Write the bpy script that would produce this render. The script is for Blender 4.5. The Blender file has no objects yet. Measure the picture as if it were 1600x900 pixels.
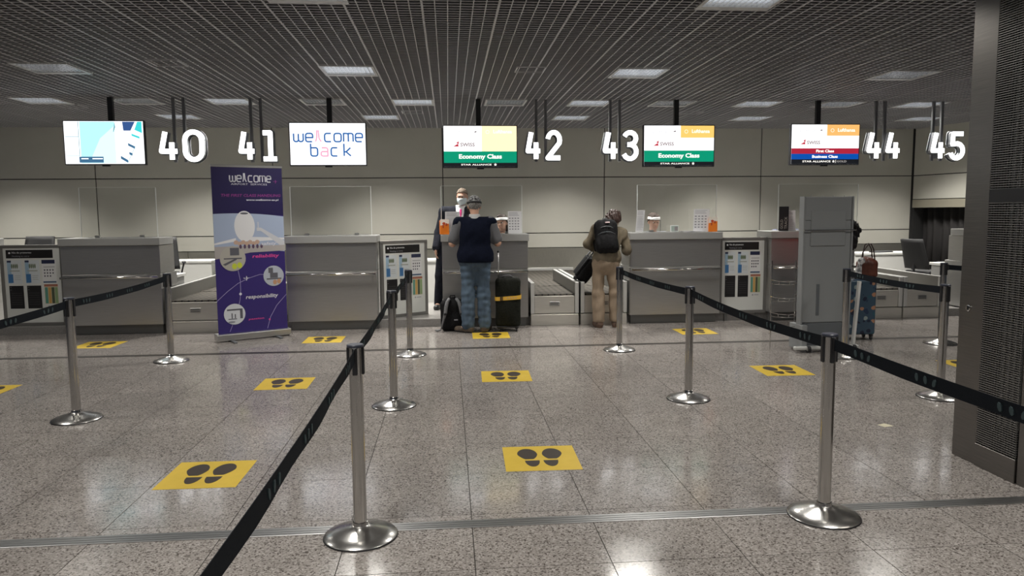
import bpy, bmesh, math, random
import numpy as np
from mathutils import Vector, Matrix, Euler
from math import pi, sin, cos, tan, radians as R

SC = bpy.context.scene
COL = SC.collection
RNG = random.Random(7)

# ------------------------------------------------------------------ camera, world, exposure
PSI, TH, RHO, CAMH, FPX = 0.08482782, 0.10121173, 0.00792736, 1.563087, 1158.438
fw = Vector((sin(PSI) * cos(TH), cos(PSI) * cos(TH), -sin(TH)))
r0 = Vector((cos(PSI), -sin(PSI), 0)); u0 = r0.cross(fw)
rt = r0 * cos(RHO) - u0 * sin(RHO); up = u0 * cos(RHO) + r0 * sin(RHO)
cd = bpy.data.cameras.new('camera'); cam = bpy.data.objects.new('camera', cd); COL.objects.link(cam)
cd.sensor_width = 36; cd.lens = FPX * 36 / 1600; cd.clip_start = 0.05; cd.clip_end = 100
cam.matrix_world = Matrix(((rt.x, up.x, -fw.x, 0), (rt.y, up.y, -fw.y, 0), (rt.z, up.z, -fw.z, CAMH), (0, 0, 0, 1)))
SC.camera = cam
world = bpy.data.worlds.new('hall_ambient'); SC.world = world; world.use_nodes = True
world.node_tree.nodes['Background'].inputs[0].default_value = (0.80, 0.86, 1.0, 1)
world.node_tree.nodes['Background'].inputs[1].default_value = 0.045
SC.view_settings.view_transform = 'Standard'; SC.view_settings.look = 'None'
SC.view_settings.exposure = 0.0; SC.view_settings.gamma = 1.0; SC.view_settings.use_curve_mapping = False
LAMP = {'row1': 34.0, 'row2': 45.0, 'row3': 66.0, 'row4': 64.0, 'row0': 34.0}   # watts of one ceiling lamp in each row
SPREAD = {'row0': 150, 'row1': 150, 'row2': 140, 'row3': 112, 'row4': 108}

def inview(p, mx=60):
    d = Vector(p) - Vector((0, 0, CAMH)); z = d.dot(fw)
    if z < 0.3: return False
    return -mx < 800 + FPX * d.dot(rt) / z < 1600 + mx and -mx < 450 - FPX * d.dot(up) / z < 900 + mx

# ------------------------------------------------------------------ materials
MATS = {}
def mat(name, col=(.5, .5, .5), rough=.5, metal=0., emit=0., ecol=None, spec=.5):
    if name in MATS: return MATS[name]
    m = bpy.data.materials.new(name); m.use_nodes = True; MATS[name] = m
    b = m.node_tree.nodes['Principled BSDF']
    b.inputs['Base Color'].default_value = (*col, 1); b.inputs['Roughness'].default_value = rough
    b.inputs['Metallic'].default_value = metal; b.inputs['Specular IOR Level'].default_value = spec
    if emit:
        b.inputs['Emission Color'].default_value = (*(ecol or col), 1); b.inputs['Emission Strength'].default_value = emit
    m.diffuse_color = (*col, 1)
    return m
def nd(m, t, **kw):
    n = m.node_tree.nodes.new(t)
    for k, v in kw.items(): setattr(n, k, v)
    return n
def lk(m, a, b): m.node_tree.links.new(a, b)
def ramp(m, fac, stops, interp='LINEAR'):
    r = nd(m, 'ShaderNodeValToRGB'); r.color_ramp.interpolation = interp
    e = r.color_ramp.elements
    while len(e) < len(stops): e.new(0.5)
    for el, (p, c) in zip(e, stops): el.position = p; el.color = (*c, 1)
    lk(m, fac, r.inputs[0]); return r
def noisy(m, scale, c0, c1, lo=.3, hi=.7, detail=4, stretch=(1, 1, 1), bump=0.):
    """procedural mottling of the base colour in object space"""
    tc = nd(m, 'ShaderNodeTexCoord'); mp = nd(m, 'ShaderNodeMapping'); mp.inputs['Scale'].default_value = stretch
    lk(m, tc.outputs['Object'], mp.inputs[0])
    n = nd(m, 'ShaderNodeTexNoise'); n.inputs['Scale'].default_value = scale; n.inputs['Detail'].default_value = detail
    lk(m, mp.outputs[0], n.inputs['Vector'])
    b = m.node_tree.nodes['Principled BSDF']
    r = ramp(m, n.outputs[0], [(lo, c0), (hi, c1)]); lk(m, r.outputs[0], b.inputs['Base Color'])
    if bump:
        bp = nd(m, 'ShaderNodeBump'); bp.inputs['Strength'].default_value = bump; bp.inputs['Distance'].default_value = .01
        lk(m, n.outputs[0], bp.inputs['Height']); lk(m, bp.outputs[0], b.inputs['Normal'])
    return m
def brush_dir(m, amt=.75):
    tg = nd(m, 'ShaderNodeTangent'); tg.direction_type = 'RADIAL'; tg.axis = 'Z'
    b = m.node_tree.nodes['Principled BSDF']; b.inputs['Anisotropic'].default_value = amt; lk(m, tg.outputs[0], b.inputs['Tangent'])
def brushed(name, c0, c1, rough=.32, stretch=(1, 1, 60), scale=6, metal=1.):
    m = mat(name, c0, rough, metal)
    noisy(m, scale, c0, c1, .3, .7, 3, stretch)
    return m

def granite():
    m = mat('granite', (.4, .37, .35), .2, spec=.8); b = m.node_tree.nodes['Principled BSDF']
    geo = nd(m, 'ShaderNodeNewGeometry'); oi = nd(m, 'ShaderNodeObjectInfo')
    ml = nd(m, 'ShaderNodeVectorMath', operation='SCALE'); ml.inputs[0].default_value = (37, 53, 11)
    lk(m, oi.outputs['Random'], ml.inputs['Scale'])
    ad = nd(m, 'ShaderNodeVectorMath', operation='ADD'); lk(m, geo.outputs['Position'], ad.inputs[0]); lk(m, ml.outputs[0], ad.inputs[1])
    v = nd(m, 'ShaderNodeTexVoronoi'); v.inputs['Scale'].default_value = 135; lk(m, ad.outputs[0], v.inputs['Vector'])
    sp = nd(m, 'ShaderNodeSeparateColor'); lk(m, v.outputs['Color'], sp.inputs[0])
    r = ramp(m, sp.outputs[0], [(0, (.095, .080, .072)), (.10, (.19, .17, .155)), (.24, (.29, .265, .245)), (.55, (.335, .305, .285)), (.86, (.43, .40, .375))], 'CONSTANT')
    n = nd(m, 'ShaderNodeTexNoise'); n.inputs['Scale'].default_value = 2.2; n.inputs['Detail'].default_value = 5; lk(m, ad.outputs[0], n.inputs['Vector'])
    mr = nd(m, 'ShaderNodeMapRange'); mr.inputs[1].default_value = .3; mr.inputs[2].default_value = .7; mr.inputs[3].default_value = .90; mr.inputs[4].default_value = 1.08
    lk(m, n.outputs[0], mr.inputs[0])
    mr2 = nd(m, 'ShaderNodeMapRange'); mr2.inputs[3].default_value = .94; mr2.inputs[4].default_value = 1.05; lk(m, oi.outputs['Random'], mr2.inputs[0])
    mm = nd(m, 'ShaderNodeMath', operation='MULTIPLY'); lk(m, mr.outputs[0], mm.inputs[0]); lk(m, mr2.outputs[0], mm.inputs[1])
    sc = nd(m, 'ShaderNodeVectorMath', operation='SCALE'); lk(m, r.outputs[0], sc.inputs[0]); lk(m, mm.outputs[0], sc.inputs['Scale'])
    lk(m, sc.outputs[0], b.inputs['Base Color'])
    n2 = nd(m, 'ShaderNodeTexNoise'); n2.inputs['Scale'].default_value = 3.1; n2.inputs['Detail'].default_value = 6; lk(m, geo.outputs['Position'], n2.inputs['Vector'])
    mr3 = nd(m, 'ShaderNodeMapRange'); mr3.inputs[1].default_value = .3; mr3.inputs[2].default_value = .7; mr3.inputs[3].default_value = .09; mr3.inputs[4].default_value = .19
    lk(m, n2.outputs[0], mr3.inputs[0]); lk(m, mr3.outputs[0], b.inputs['Roughness'])
    return m

M_GRANITE = granite()
M_JOINT = mat('joint', (.05, .045, .04), .8)
M_STEEL = brushed('brushed_steel', (.50, .495, .485), (.58, .575, .565), .36, (1, 1, 70), 5, .86); brush_dir(M_STEEL)
M_STEELV = brushed('kick_steel', (.36, .35, .31), (.46, .45, .40), .30, (60, 60, 1.5), 5, .8)
M_CONV = brushed('conveyor_steel', (.58, .56, .51), (.66, .64, .59), .34, (1, 1, 50), 5, .6)
M_DARKSTEEL = brushed('pillar_steel', (.20, .19, .18), (.25, .235, .22), .34, (1, 1, 40), 5)
M_CHROME = mat('chrome', (.60, .59, .57), .12, 1.)
M_ALU = mat('aluminium', (.58, .58, .57), .34, 1.)
M_ALUW = mat('satin_aluminium', (.62, .62, .60), .5, .6)
M_CAP = mat('desk_cap_grey', (.40, .40, .39), .38, .3)
M_KICK = mat('kick_grey', (.20, .20, .195), .4, .6)
M_BLACK = mat('black_plastic', (.014, .014, .016), .4)
M_BLACKM = mat('black_matte', (.012, .012, .013), .75)
M_BELT = noisy(mat('belt_webbing', (.008, .010, .014), .8, spec=.12), 300, (.006, .008, .011), (.012, .015, .020))
M_BELTMARK = mat('belt_mark', (.035, .060, .066), .7)
M_WALL = noisy(mat('wall_cream', (.52, .51, .455), .30), 1.5, (.50, .49, .435), (.54, .53, .475))
M_WALLBASE = mat('wall_joint_dark', (.03, .03, .03), .7)
M_GRID = mat('grid_paint', (.46, .46, .48), .45); M_WEB_SHADE = mat('grid_web_shade', (.19, .19, .20), .6)  # web colour darkened below the flange tone to paint in shade inside the cells
M_PLENUM = mat('plenum_dark', (.018, .017, .017), .9)
M_WHITE = mat('white_laminate', (.55, .55, .525), .45)
M_PAPER = mat('paper', (.82, .82, .84), .6)
M_INK = mat('ink', (.10, .10, .12), .7)
M_INKG = mat('ink_grey', (.32, .32, .35), .7)
M_YELLOW = noisy(mat('sticker_yellow', (.68, .47, .04), .38), 9, (.64, .44, .035), (.70, .49, .055))
M_SOLE = mat('footprint_ink', (.035, .024, .018), .45)
M_GREY = mat('totem_grey', (.235, .245, .25), .5)
M_GREYD = mat('totem_dark_grey', (.11, .12, .13), .5)
M_RED = mat('totem_red', (.55, .045, .03), .5)
M_ORANGE = mat('orange_card', (.85, .22, .015), .5)

def emat(name, col, s): return mat(name, (0.02, .02, .02), .4, 0, s, col)
M_NUM = emat('number_light', (1, 1, 1), 2.6)
M_SCRW = emat('screen_white', (.97, .98, 1), 1.45)
def diamond_mat():
    m = mat('conveyor_rubber', (.03, .03, .03), .8, spec=.15); b = m.node_tree.nodes['Principled BSDF']
    tc = nd(m, 'ShaderNodeTexCoord'); mp = nd(m, 'ShaderNodeMapping'); mp.inputs['Rotation'].default_value = (0, 0, R(45)); mp.inputs['Scale'].default_value = (5.5, 5.5, 5.5)
    sq = nd(m, 'ShaderNodeMapping'); sq.inputs['Scale'].default_value = (.75, 1, 1)
    lk(m, tc.outputs['Object'], sq.inputs[0]); lk(m, sq.outputs[0], mp.inputs[0])
    ck = nd(m, 'ShaderNodeTexBrick'); ck.offset = 0; ck.inputs['Scale'].default_value = 1.0; ck.inputs['Mortar Size'].default_value = .10
    ck.inputs['Brick Width'].default_value = .5; ck.inputs['Row Height'].default_value = .5
    ck.inputs['Color1'].default_value = (.012, .011, .010, 1); ck.inputs['Color2'].default_value = (.016, .015, .013, 1); ck.inputs['Mortar'].default_value = (.075, .068, .058, 1)
    lk(m, mp.outputs[0], ck.inputs['Vector']); lk(m, ck.outputs['Color'], b.inputs['Base Color'])
    return m
M_DIAMOND = diamond_mat()
def pane_mat(name='clear_pane', ior=1.49):
    m = bpy.data.materials.new(name); m.use_nodes = True; nt = m.node_tree; nt.nodes.clear()
    o = nd(m, 'ShaderNodeOutputMaterial'); mx = nd(m, 'ShaderNodeMixShader'); tr = nd(m, 'ShaderNodeBsdfTransparent'); gl = nd(m, 'ShaderNodeBsdfGlossy')
    tr.inputs[0].default_value = (.985, .99, .985, 1); gl.inputs['Roughness'].default_value = .02
    fr = nd(m, 'ShaderNodeFresnel'); fr.inputs[0].default_value = ior
    lk(m, fr.outputs[0], mx.inputs[0]); lk(m, tr.outputs[0], mx.inputs[1]); lk(m, gl.outputs[0], mx.inputs[2]); lk(m, mx.outputs[0], o.inputs[0])
    return m
M_PANE = pane_mat(); M_VISOR = pane_mat('visor_film', 1.12)
M_EDGE = mat('pane_edge', (.80, .83, .82), .3)

# ------------------------------------------------------------------ mesh helpers
class B:
    """collects shapes, then links them as ONE mesh object"""
    def __init__(s): s.v = []; s.f = []; s.mi = []
    def add(s, vs, fs, mi=0, M=None):
        o = len(s.v)
        s.v += [tuple(M @ Vector(p)) if M is not None else tuple(p) for p in vs]
        s.f += [tuple(i + o for i in f) for f in fs]; s.mi += [mi] * len(fs)
        return s
    def box(s, x0, x1, y0, y1, z0, z1, bev=0, mi=0, M=None, seg=1):
        if bev:
            bm = bmesh.new(); bmesh.ops.create_cube(bm, size=1)
            for v in bm.verts: v.co = Vector(((x0 + x1) / 2 + v.co.x * (x1 - x0), (y0 + y1) / 2 + v.co.y * (y1 - y0), (z0 + z1) / 2 + v.co.z * (z1 - z0)))
            bmesh.ops.bevel(bm, geom=bm.edges[:], offset=bev, segments=seg, affect='EDGES', profile=.6)
            bm.verts.ensure_lookup_table()
            r = s.add([v.co.copy() for v in bm.verts], [[v.index for v in f.verts] for f in bm.faces], mi, M); bm.free(); return r
        return s.add([(x0, y0, z0), (x1, y0, z0), (x1, y1, z0), (x0, y1, z0), (x0, y0, z1), (x1, y0, z1), (x1, y1, z1), (x0, y1, z1)],
                     [(0, 3, 2, 1), (4, 5, 6, 7), (0, 1, 5, 4), (1, 2, 6, 5), (2, 3, 7, 6), (3, 0, 4, 7)], mi, M)
    def lathe(s, prof, n=24, c=(0, 0), mi=0, M=None):
        vs = []; fs = []
        for (r, z) in prof:
            for k in range(n): a = 2 * pi * k / n; vs.append((c[0] + r * cos(a), c[1] + r * sin(a), z))
        for i in range(len(prof) - 1):
            for k in range(n): fs.append((i * n + k, i * n + (k + 1) % n, (i + 1) * n + (k + 1) % n, (i + 1) * n + k))
        fs.append(tuple(range(n))[::-1]); fs.append(tuple(range((len(prof) - 1) * n, len(prof) * n)))
        return s.add(vs, fs, mi, M)
    def tube(s, pts, r, n=8, mi=0, closed=False, flat=None):
        pts = [Vector(p) for p in pts]; vs = []; fs = []; m = len(pts); prev = None
        for i, p in enumerate(pts):
            t = (pts[(i + 1) % m] - pts[i - 1]) if closed else (pts[min(i + 1, m - 1)] - pts[max(i - 1, 0)])
            t.normalize()
            a = prev if prev is not None else (Vector((0, 0, 1)) if abs(t.z) < .9 else Vector((0, 1, 0)))
            a = (a - t * a.dot(t)).normalized(); b = t.cross(a); prev = a
            rr = r[i] if isinstance(r, (list, tuple)) else r
            for k in range(n):
                g = 2 * pi * k / n + (pi / n)
                vs.append(p + a * cos(g) * rr * (flat or 1) + b * sin(g) * rr)
        rng = m if closed else m - 1
        for i in range(rng):
            for k in range(n): fs.append((i * n + k, i * n + (k + 1) % n, ((i + 1) % m) * n + (k + 1) % n, ((i + 1) % m) * n + k))
        if not closed: fs.append(tuple(range(n))[::-1]); fs.append(tuple(range((m - 1) * n, m * n)))
        return s.add(vs, fs, mi)
    def prism(s, poly, y0, y1, mi=0, M=None):
        """polygon in x-z (counter-clockwise seen from -y) pushed from y0 (front) to y1 (back)"""
        n = len(poly); vs = [(x, y0, z) for x, z in poly] + [(x, y1, z) for x, z in poly]
        fs = [tuple(range(n)), tuple(range(n, 2 * n))[::-1]] + [(i, i + n, (i + 1) % n + n, (i + 1) % n) for i in range(n)]
        return s.add(vs, fs, mi, M)
    def prismz(s, poly, z0, z1, mi=0, M=None):
        n = len(poly); vs = [(x, y, z0) for x, y in poly] + [(x, y, z1) for x, y in poly]
        fs = [tuple(range(n))[::-1], tuple(range(n, 2 * n))] + [(i, (i + 1) % n, (i + 1) % n + n, i + n) for i in range(n)]
        return s.add(vs, fs, mi, M)
    def mesh(s, name, mats, smooth=False):
        me = bpy.data.meshes.new(name); me.from_pydata(s.v, [], s.f)
        for m in (mats if isinstance(mats, (list, tuple)) else [mats]): me.materials.append(m)
        if any(s.mi): me.polygons.foreach_set('material_index', s.mi)
        if smooth: me.polygons.foreach_set('use_smooth', [True] * len(s.f))
        me.update(); return me
    def build(s, name, mats, parent=None, loc=(0, 0, 0), rot=(0, 0, 0), smooth=False):
        return link(name, s.mesh(name, mats, smooth), parent, loc, rot)
def smooth_by_angle(o, deg=40):
    me = o.data; me.polygons.foreach_set('use_smooth', [True] * len(me.polygons)); me.update()
    bm = bmesh.new(); bm.from_mesh(me)
    for e in bm.edges: e.smooth = not (len(e.link_faces) == 2 and e.calc_face_angle() > R(deg))
    bm.to_mesh(me); bm.free(); return o
def link(name, me, parent=None, loc=(0, 0, 0), rot=(0, 0, 0)):
    o = bpy.data.objects.new(name, me); COL.objects.link(o); o.location = loc; o.rotation_euler = rot
    if parent is not None: o.parent = parent
    return o
def tag(o, label, cat, group=None):
    o['label'] = label; o['category'] = cat
    if group: o['group'] = group
    return o
def thing(name, label, cat, loc=(0, 0, 0), rz=0., group=None):
    o = link(name, None, None, loc, (0, 0, rz)); o.empty_display_size = .1
    return tag(o, label, cat, group)
def structure(o): o['kind'] = 'structure'; return o
def stuff(o): o['kind'] = 'stuff'; return o
def copy_tree(o, parent=None):
    c = o.copy(); COL.objects.link(c)
    if parent is not None: c.parent = parent
    for ch in [x for x in o.children]: copy_tree(ch, c)
    return c

# flat print: shapes in the x-z plane facing -y
def ell2(cx, cz, rx, rz, n=24, a0=0, a1=2 * pi, tilt=0):
    out = []
    for k in range(n):
        a = a0 + (a1 - a0) * k / n; x, z = rx * cos(a), rz * sin(a)
        out.append((cx + x * cos(tilt) - z * sin(tilt), cz + x * sin(tilt) + z * cos(tilt)))
    return out
def rect2(x0, x1, z0, z1): return [(x0, z0), (x1, z0), (x1, z1), (x0, z1)]
def flat(name, polys, m, parent, y, th=.0006):
    b = B()
    for p in polys: b.prism(p, y - th, y)
    return b.build(name, m, parent)
def ribbon(pts, w):
    """thick polyline as convex quads with round joints"""
    out = []
    P = [Vector((p[0], p[1])) for p in pts]
    for a, b in zip(P[:-1], P[1:]):
        t = (b - a)
        if t.length < 1e-6: continue
        t.normalize(); n = Vector((-t.y, t.x)) * w / 2
        out.append([tuple(a - n), tuple(b - n), tuple(b + n), tuple(a + n)])
    for p in P[1:-1]: out.append(ell2(p.x, p.y, w / 2, w / 2, 10))
    return out
_font_cache = {}
def text(name, body, m, parent, x, z, w=None, h=None, y=0., align='c', bold=0., slant=0.):
    """flat lettering in the x-z plane; x, z = anchor of its baseline box; scaled to width w and/or height h"""
    key = (body, bold)
    if key not in _font_cache:
        cu = bpy.data.curves.new('lettering', 'FONT'); cu.body = body; cu.resolution_u = 2; cu.offset = bold
        ob = bpy.data.objects.new('tmp', cu); me = bpy.data.meshes.new_from_object(ob)
        vs = [v.co.copy() for v in me.vertices]; fs = [tuple(p.vertices) for p in me.polygons]
        bpy.data.objects.remove(ob); bpy.data.curves.remove(cu); bpy.data.meshes.remove(me)
        _font_cache[key] = (vs, fs)
    vs, fs = _font_cache[key]
    x0 = min(v.x for v in vs); x1 = max(v.x for v in vs); y0 = min(v.y for v in vs); y1 = max(v.y for v in vs)
    sx = w / (x1 - x0) if w else None; sy = h / (y1 - y0) if h else None
    sx = sx or sy; sy = sy or sx
    W = (x1 - x0) * sx; ox = {'c': -W / 2, 'l': 0, 'r': -W}[align]
    b = B(); b.add([(x + ox + (v.x - x0) * sx + slant * (v.y - y0) * sy, y, z + (v.y - y0) * sy) for v in vs], fs)
    return b.build(name, m, parent)

# stroke alphabet, unit square (x 0..1, z 0..1 = x-height)
def arcpts(cx, cz, rx, rz, a0, a1, n=7):
    return [(cx + rx * cos(R(a0 + (a1 - a0) * i / n)), cz + rz * sin(R(a0 + (a1 - a0) * i / n))) for i in range(n + 1)]
c_ = .28
GLYPH = {
 'w': [[(0, 1), (0, .3)] + arcpts(.25, .25, .25, .25, 190, 350) + [(.5, .95)], [(.5, .3)] + arcpts(.75, .25, .25, .25, 190, 350) + [(1, 1)]],
 'e': [[(0, .5), (1, .5), (1, .75)] + arcpts(.72, .72, .28, .28, 0, 90) + arcpts(.28, .72, .28, .28, 90, 180) + arcpts(.28, .28, .28, .28, 180, 270) + [(.9, 0)]],
 'c': [[(.9, 1)] + arcpts(.28, .72, .28, .28, 90, 180) + arcpts(.28, .28, .28, .28, 180, 270) + [(.9, 0)]],
 'o': [arcpts(.72, .72, .28, .28, 0, 90) + arcpts(.28, .72, .28, .28, 90, 180) + arcpts(.28, .28, .28, .28, 180, 270) + arcpts(.72, .28, .28, .28, 270, 360) + [(1, .72)]],
 'm': [[(0, 0), (0, 1), (.3, 1)] + arcpts(.3, .8, .2, .2, 90, 0) + [(.5, 0)], [(.5, .8), (.5, 1), (.8, 1)] + arcpts(.8, .8, .2, .2, 90, 0) + [(1, 0)]],
 'b': [[(0, 1.5), (0, .28)] + arcpts(.28, .28, .28, .28, 180, 270) + arcpts(.72, .28, .28, .28, 270, 360) + arcpts(.72, .72, .28, .28, 0, 90) + [(0, 1)]],
 'a': [[(.1, 1)] + arcpts(.72, .72, .28, .28, 90, 0) + [(1, 0), (.28, 0)] + arcpts(.25, .27, .25, .27, 270, 90) + [(1, .54)]],
 'k': [[(0, 0), (0, 1.5)], [(0, .5), (.3, .5), (.95, 1)], [(.3, .5), (1, 0)]],
 'l': [[(-.15, 0), (.45, 1.5)], ],
}
def stroke_word(word, x, z, cw, ch, gap, w):
    polys = []
    for k in word:
        if k == ' ': x += cw * .6; continue
        ww = cw * (1.35 if k in 'wm' else 1)
        for st in GLYPH[k]: polys += ribbon([(x + px * ww, z + pz * ch) for px, pz in st], w)
        x += ww + gap
    return polys, x

# ------------------------------------------------------------------ SDF sculpting (people, bags)
def nets(val, lo, res):
    s = val < 0; nx, ny, nz = val.shape
    cs = np.zeros((nx - 1, ny - 1, nz - 1), int)
    for dx in (0, 1):
        for dy in (0, 1):
            for dz in (0, 1): cs += s[dx:nx - 1 + dx, dy:ny - 1 + dy, dz:nz - 1 + dz]
    act = (cs > 0) & (cs < 8); idx = np.argwhere(act)
    ids = -np.ones(act.shape, int); ids[act] = np.arange(len(idx))
    acc = np.zeros((len(idx), 3)); cnt = np.zeros(len(idx))
    off = [(a, b, c) for a in (0, 1) for b in (0, 1) for c in (0, 1)]
    for o in off:
        for ax in range(3):
            if o[ax]: continue
            e = list(o); e[ax] = 1
            va = val[idx[:, 0] + o[0], idx[:, 1] + o[1], idx[:, 2] + o[2]]; vb = val[idx[:, 0] + e[0], idx[:, 1] + e[1], idx[:, 2] + e[2]]
            c = (va < 0) != (vb < 0)
            t = np.where(c, va / np.where(va == vb, 1, va - vb), 0)
            p = np.tile(np.array(o, float), (len(idx), 1)); p[:, ax] += t
            acc[c] += p[c]; cnt[c] += 1
    V = (idx + acc / cnt[:, None]) * res + lo
    F = []
    for ax in range(3):
        u, w = [(1, 2), (2, 0), (0, 1)][ax]
        sl0 = [slice(None)] * 3; sl1 = [slice(None)] * 3; sl0[ax] = slice(0, -1); sl1[ax] = slice(1, None)
        a, b = s[tuple(sl0)], s[tuple(sl1)]
        E = np.argwhere(a != b)
        sh = val.shape
        ok = (E[:, u] > 0) & (E[:, w] > 0) & (E[:, u] < sh[u] - 1) & (E[:, w] < sh[w] - 1); E = E[ok]
        if not len(E): continue
        q = []
        for (du, dw) in ((-1, -1), (0, -1), (0, 0), (-1, 0)):
            t = E.copy(); t[:, u] += du; t[:, w] += dw; q.append(ids[t[:, 0], t[:, 1], t[:, 2]])
        q = np.stack(q, 1); ins = a[E[:, 0], E[:, 1], E[:, 2]]
        q[~ins] = q[~ins][:, ::-1]; F.append(q)
    return V, np.concatenate(F)
def cap(a, b, ra, rb=None, k=.03, sq=None):
    a = np.array(a, float); b = np.array(b, float); rb = ra if rb is None else rb; rm = max(ra, rb)
    def f(P):
        ba = b - a; pa = P - a
        t = np.clip((pa @ ba) / max(ba @ ba, 1e-9), 0, 1)
        d = pa - t[..., None] * ba
        if sq: d = d / np.array(sq)
        return np.sqrt((d ** 2).sum(-1)) - (ra + (rb - ra) * t)
    return (np.minimum(a, b) - rm * 1.3, np.maximum(a, b) + rm * 1.3, f, k)
def ell(c, r, rot=None, k=.03):
    c = np.array(c, float); r = np.array(r, float); m = max(r)
    Rm = np.array(rot) if rot is not None else np.eye(3)
    def f(P):
        q = (P - c) @ Rm
        k0 = np.sqrt(((q / r) ** 2).sum(-1)); k1 = np.sqrt(((q / r ** 2) ** 2).sum(-1)) + 1e-9
        return k0 * (k0 - 1) / k1
    return (c - m, c + m, f, k)
def rbox(c, h, rr, rot=None, k=.01):
    c = np.array(c, float); h = np.array(h, float) - rr; Rm = np.array(rot) if rot is not None else np.eye(3); m = np.linalg.norm(h) + rr
    def f(P):
        q = np.abs((P - c) @ Rm) - h
        return np.sqrt((np.maximum(q, 0) ** 2).sum(-1)) + np.minimum(q.max(-1), 0) - rr
    return (c - m, c + m, f, k)
def sculpt(prims, res=.008, infl=0., clip=None, wob=0., wobs=9., seed=0, cuts=()):
    lo = np.min([p[0] for p in prims], 0) - infl - .03; hi = np.max([p[1] for p in prims], 0) + infl + .03
    n = np.ceil((hi - lo) / res).astype(int) + 1
    ax = [lo[i] + np.arange(n[i]) * res for i in range(3)]
    val = np.full(n, .3)
    mg = infl + .06
    for (a, b, f, k) in prims:
        i0 = np.maximum(np.floor((a - mg - lo) / res).astype(int), 0); i1 = np.minimum(np.ceil((b + mg - lo) / res).astype(int) + 1, n)
        P = np.stack(np.meshgrid(*[ax[i][i0[i]:i1[i]] for i in range(3)], indexing='ij'), -1)
        d = f(P); sl = tuple(slice(i0[i], i1[i]) for i in range(3)); v = val[sl]
        h = np.maximum(k - np.abs(v - d), 0) / k
        val[sl] = np.minimum(v, d) - h * h * k / 4
    val -= infl
    if wob or clip or cuts:
        P = np.stack(np.meshgrid(*ax, indexing='ij'), -1)
        if wob:
            g = np.random.RandomState(seed)
            for q in range(5):
                dv = g.randn(3); dv /= np.linalg.norm(dv); ph = g.rand() * 6.28
                val += wob / 5 * 1.6 * np.sin((P @ dv) * wobs * (1 + q * .8) + ph)
        if clip: val = np.maximum(val, clip(P))
        for (a, b, f, k) in cuts: val = np.maximum(val, -f(P))
    V, F = nets(val, lo, res)
    return V, F
def sdf_obj(name, m, parent, prims, **kw):
    V, F = sculpt(prims, **kw)
    me = bpy.data.meshes.new(name); me.from_pydata(V.tolist(), [], F.tolist()); me.materials.append(m)
    me.polygons.foreach_set('use_smooth', [True] * len(F)); me.update()
    return link(name, me, parent)

# ------------------------------------------------------------------ SETTING
CZ = 3.2           # ceiling height
WY = 14.7          # back wall
# floor: dark bed, granite tiles proud of it
fl = structure(B().box(-11, 11.5, -3, 14.9, -.06, -.005).build('floor', M_JOINT))
TX, TY = .612, .6
tm = B().box(-TX / 2 + .0022, TX / 2 - .0022, -TY / 2 + .0022, TY / 2 - .0022, -.03, 0).mesh('tile', M_GRANITE)
cells = []
for i in range(-18, 17):
    for j in range(-12, 10):
        cells.append((.707 + TX * (i + .5), 4.33 + TY * (j + .5)))
vis = [c for c in cells if inview((c[0], c[1], 0), 120)]
vis.sort(key=lambda c: c[0] ** 2 + c[1] ** 2)
near = set(vis[:296])
rest = B()
for c in cells:
    if c in near: link('tile', tm, fl, (c[0], c[1], 0))
    else: rest.box(c[0] - TX / 2 + .0025, c[0] + TX / 2 - .0025, c[1] - TY / 2 + .0025, c[1] + TY / 2 - .0025, -.03, 0)
stuff(rest.build('tile_field', M_GRANITE, fl))
# metal strip across the floor
st = B()
st.box(-9, 3.16, 3.565, 3.655, 0, .004, bev=.0015)
for k in range(3): st.box(-9, 3.16, 3.58 + k * .025, 3.59 + k * .025, .004, .0055)
structure(st.build('trim_1', brushed('strip_metal', (.36, .36, .36), (.44, .44, .44), .36, (1.5, 40, 1), 5)))
structure(B().box(-10, 10, 8.475, 8.575, 0, .0015).build('trim_2', mat('dark_inlay', (.035, .03, .026), .35)))
# platform behind the desks
structure(B().box(-10.5, 10.5, 10.24, WY, -.005, .11, bev=.004).build('trim_3', noisy(mat('platform_grey', (.42, .41, .39), .3), 60, (.22, .21, .20), (.28, .27, .26))))
# back wall
wb = structure(B().box(-10.5, 9.62, WY + .012, WY + .2, 0, 3.9).build('wall_back', M_WALLBASE))
J = .009
seams = [-10.4, -9.82, -6.59, -3.33, -.09, 3.11, 6.33, 9.55]
rows = [(.862, 1.155), (1.155, 2.255), (2.255, CZ + .02)]
for a, b in zip(seams[:-1], seams[1:]):
    for z0, z1 in rows:
        B().box(a + J, b - J, WY - .01, WY + .011, z0 + J, z1 - J, bev=.002).build('wall_panel', M_WALL, wb)
ks = [-10.4] + [-9.8 + 1.61 * k for k in range(13)]
for a, b in zip(ks[:-1], ks[1:]):
    B().box(a + .005, min(b, 9.55) - .005, WY - .04, WY + .011, .12, .857, bev=.002).build('metal_panel', M_STEELV, wb)
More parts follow.
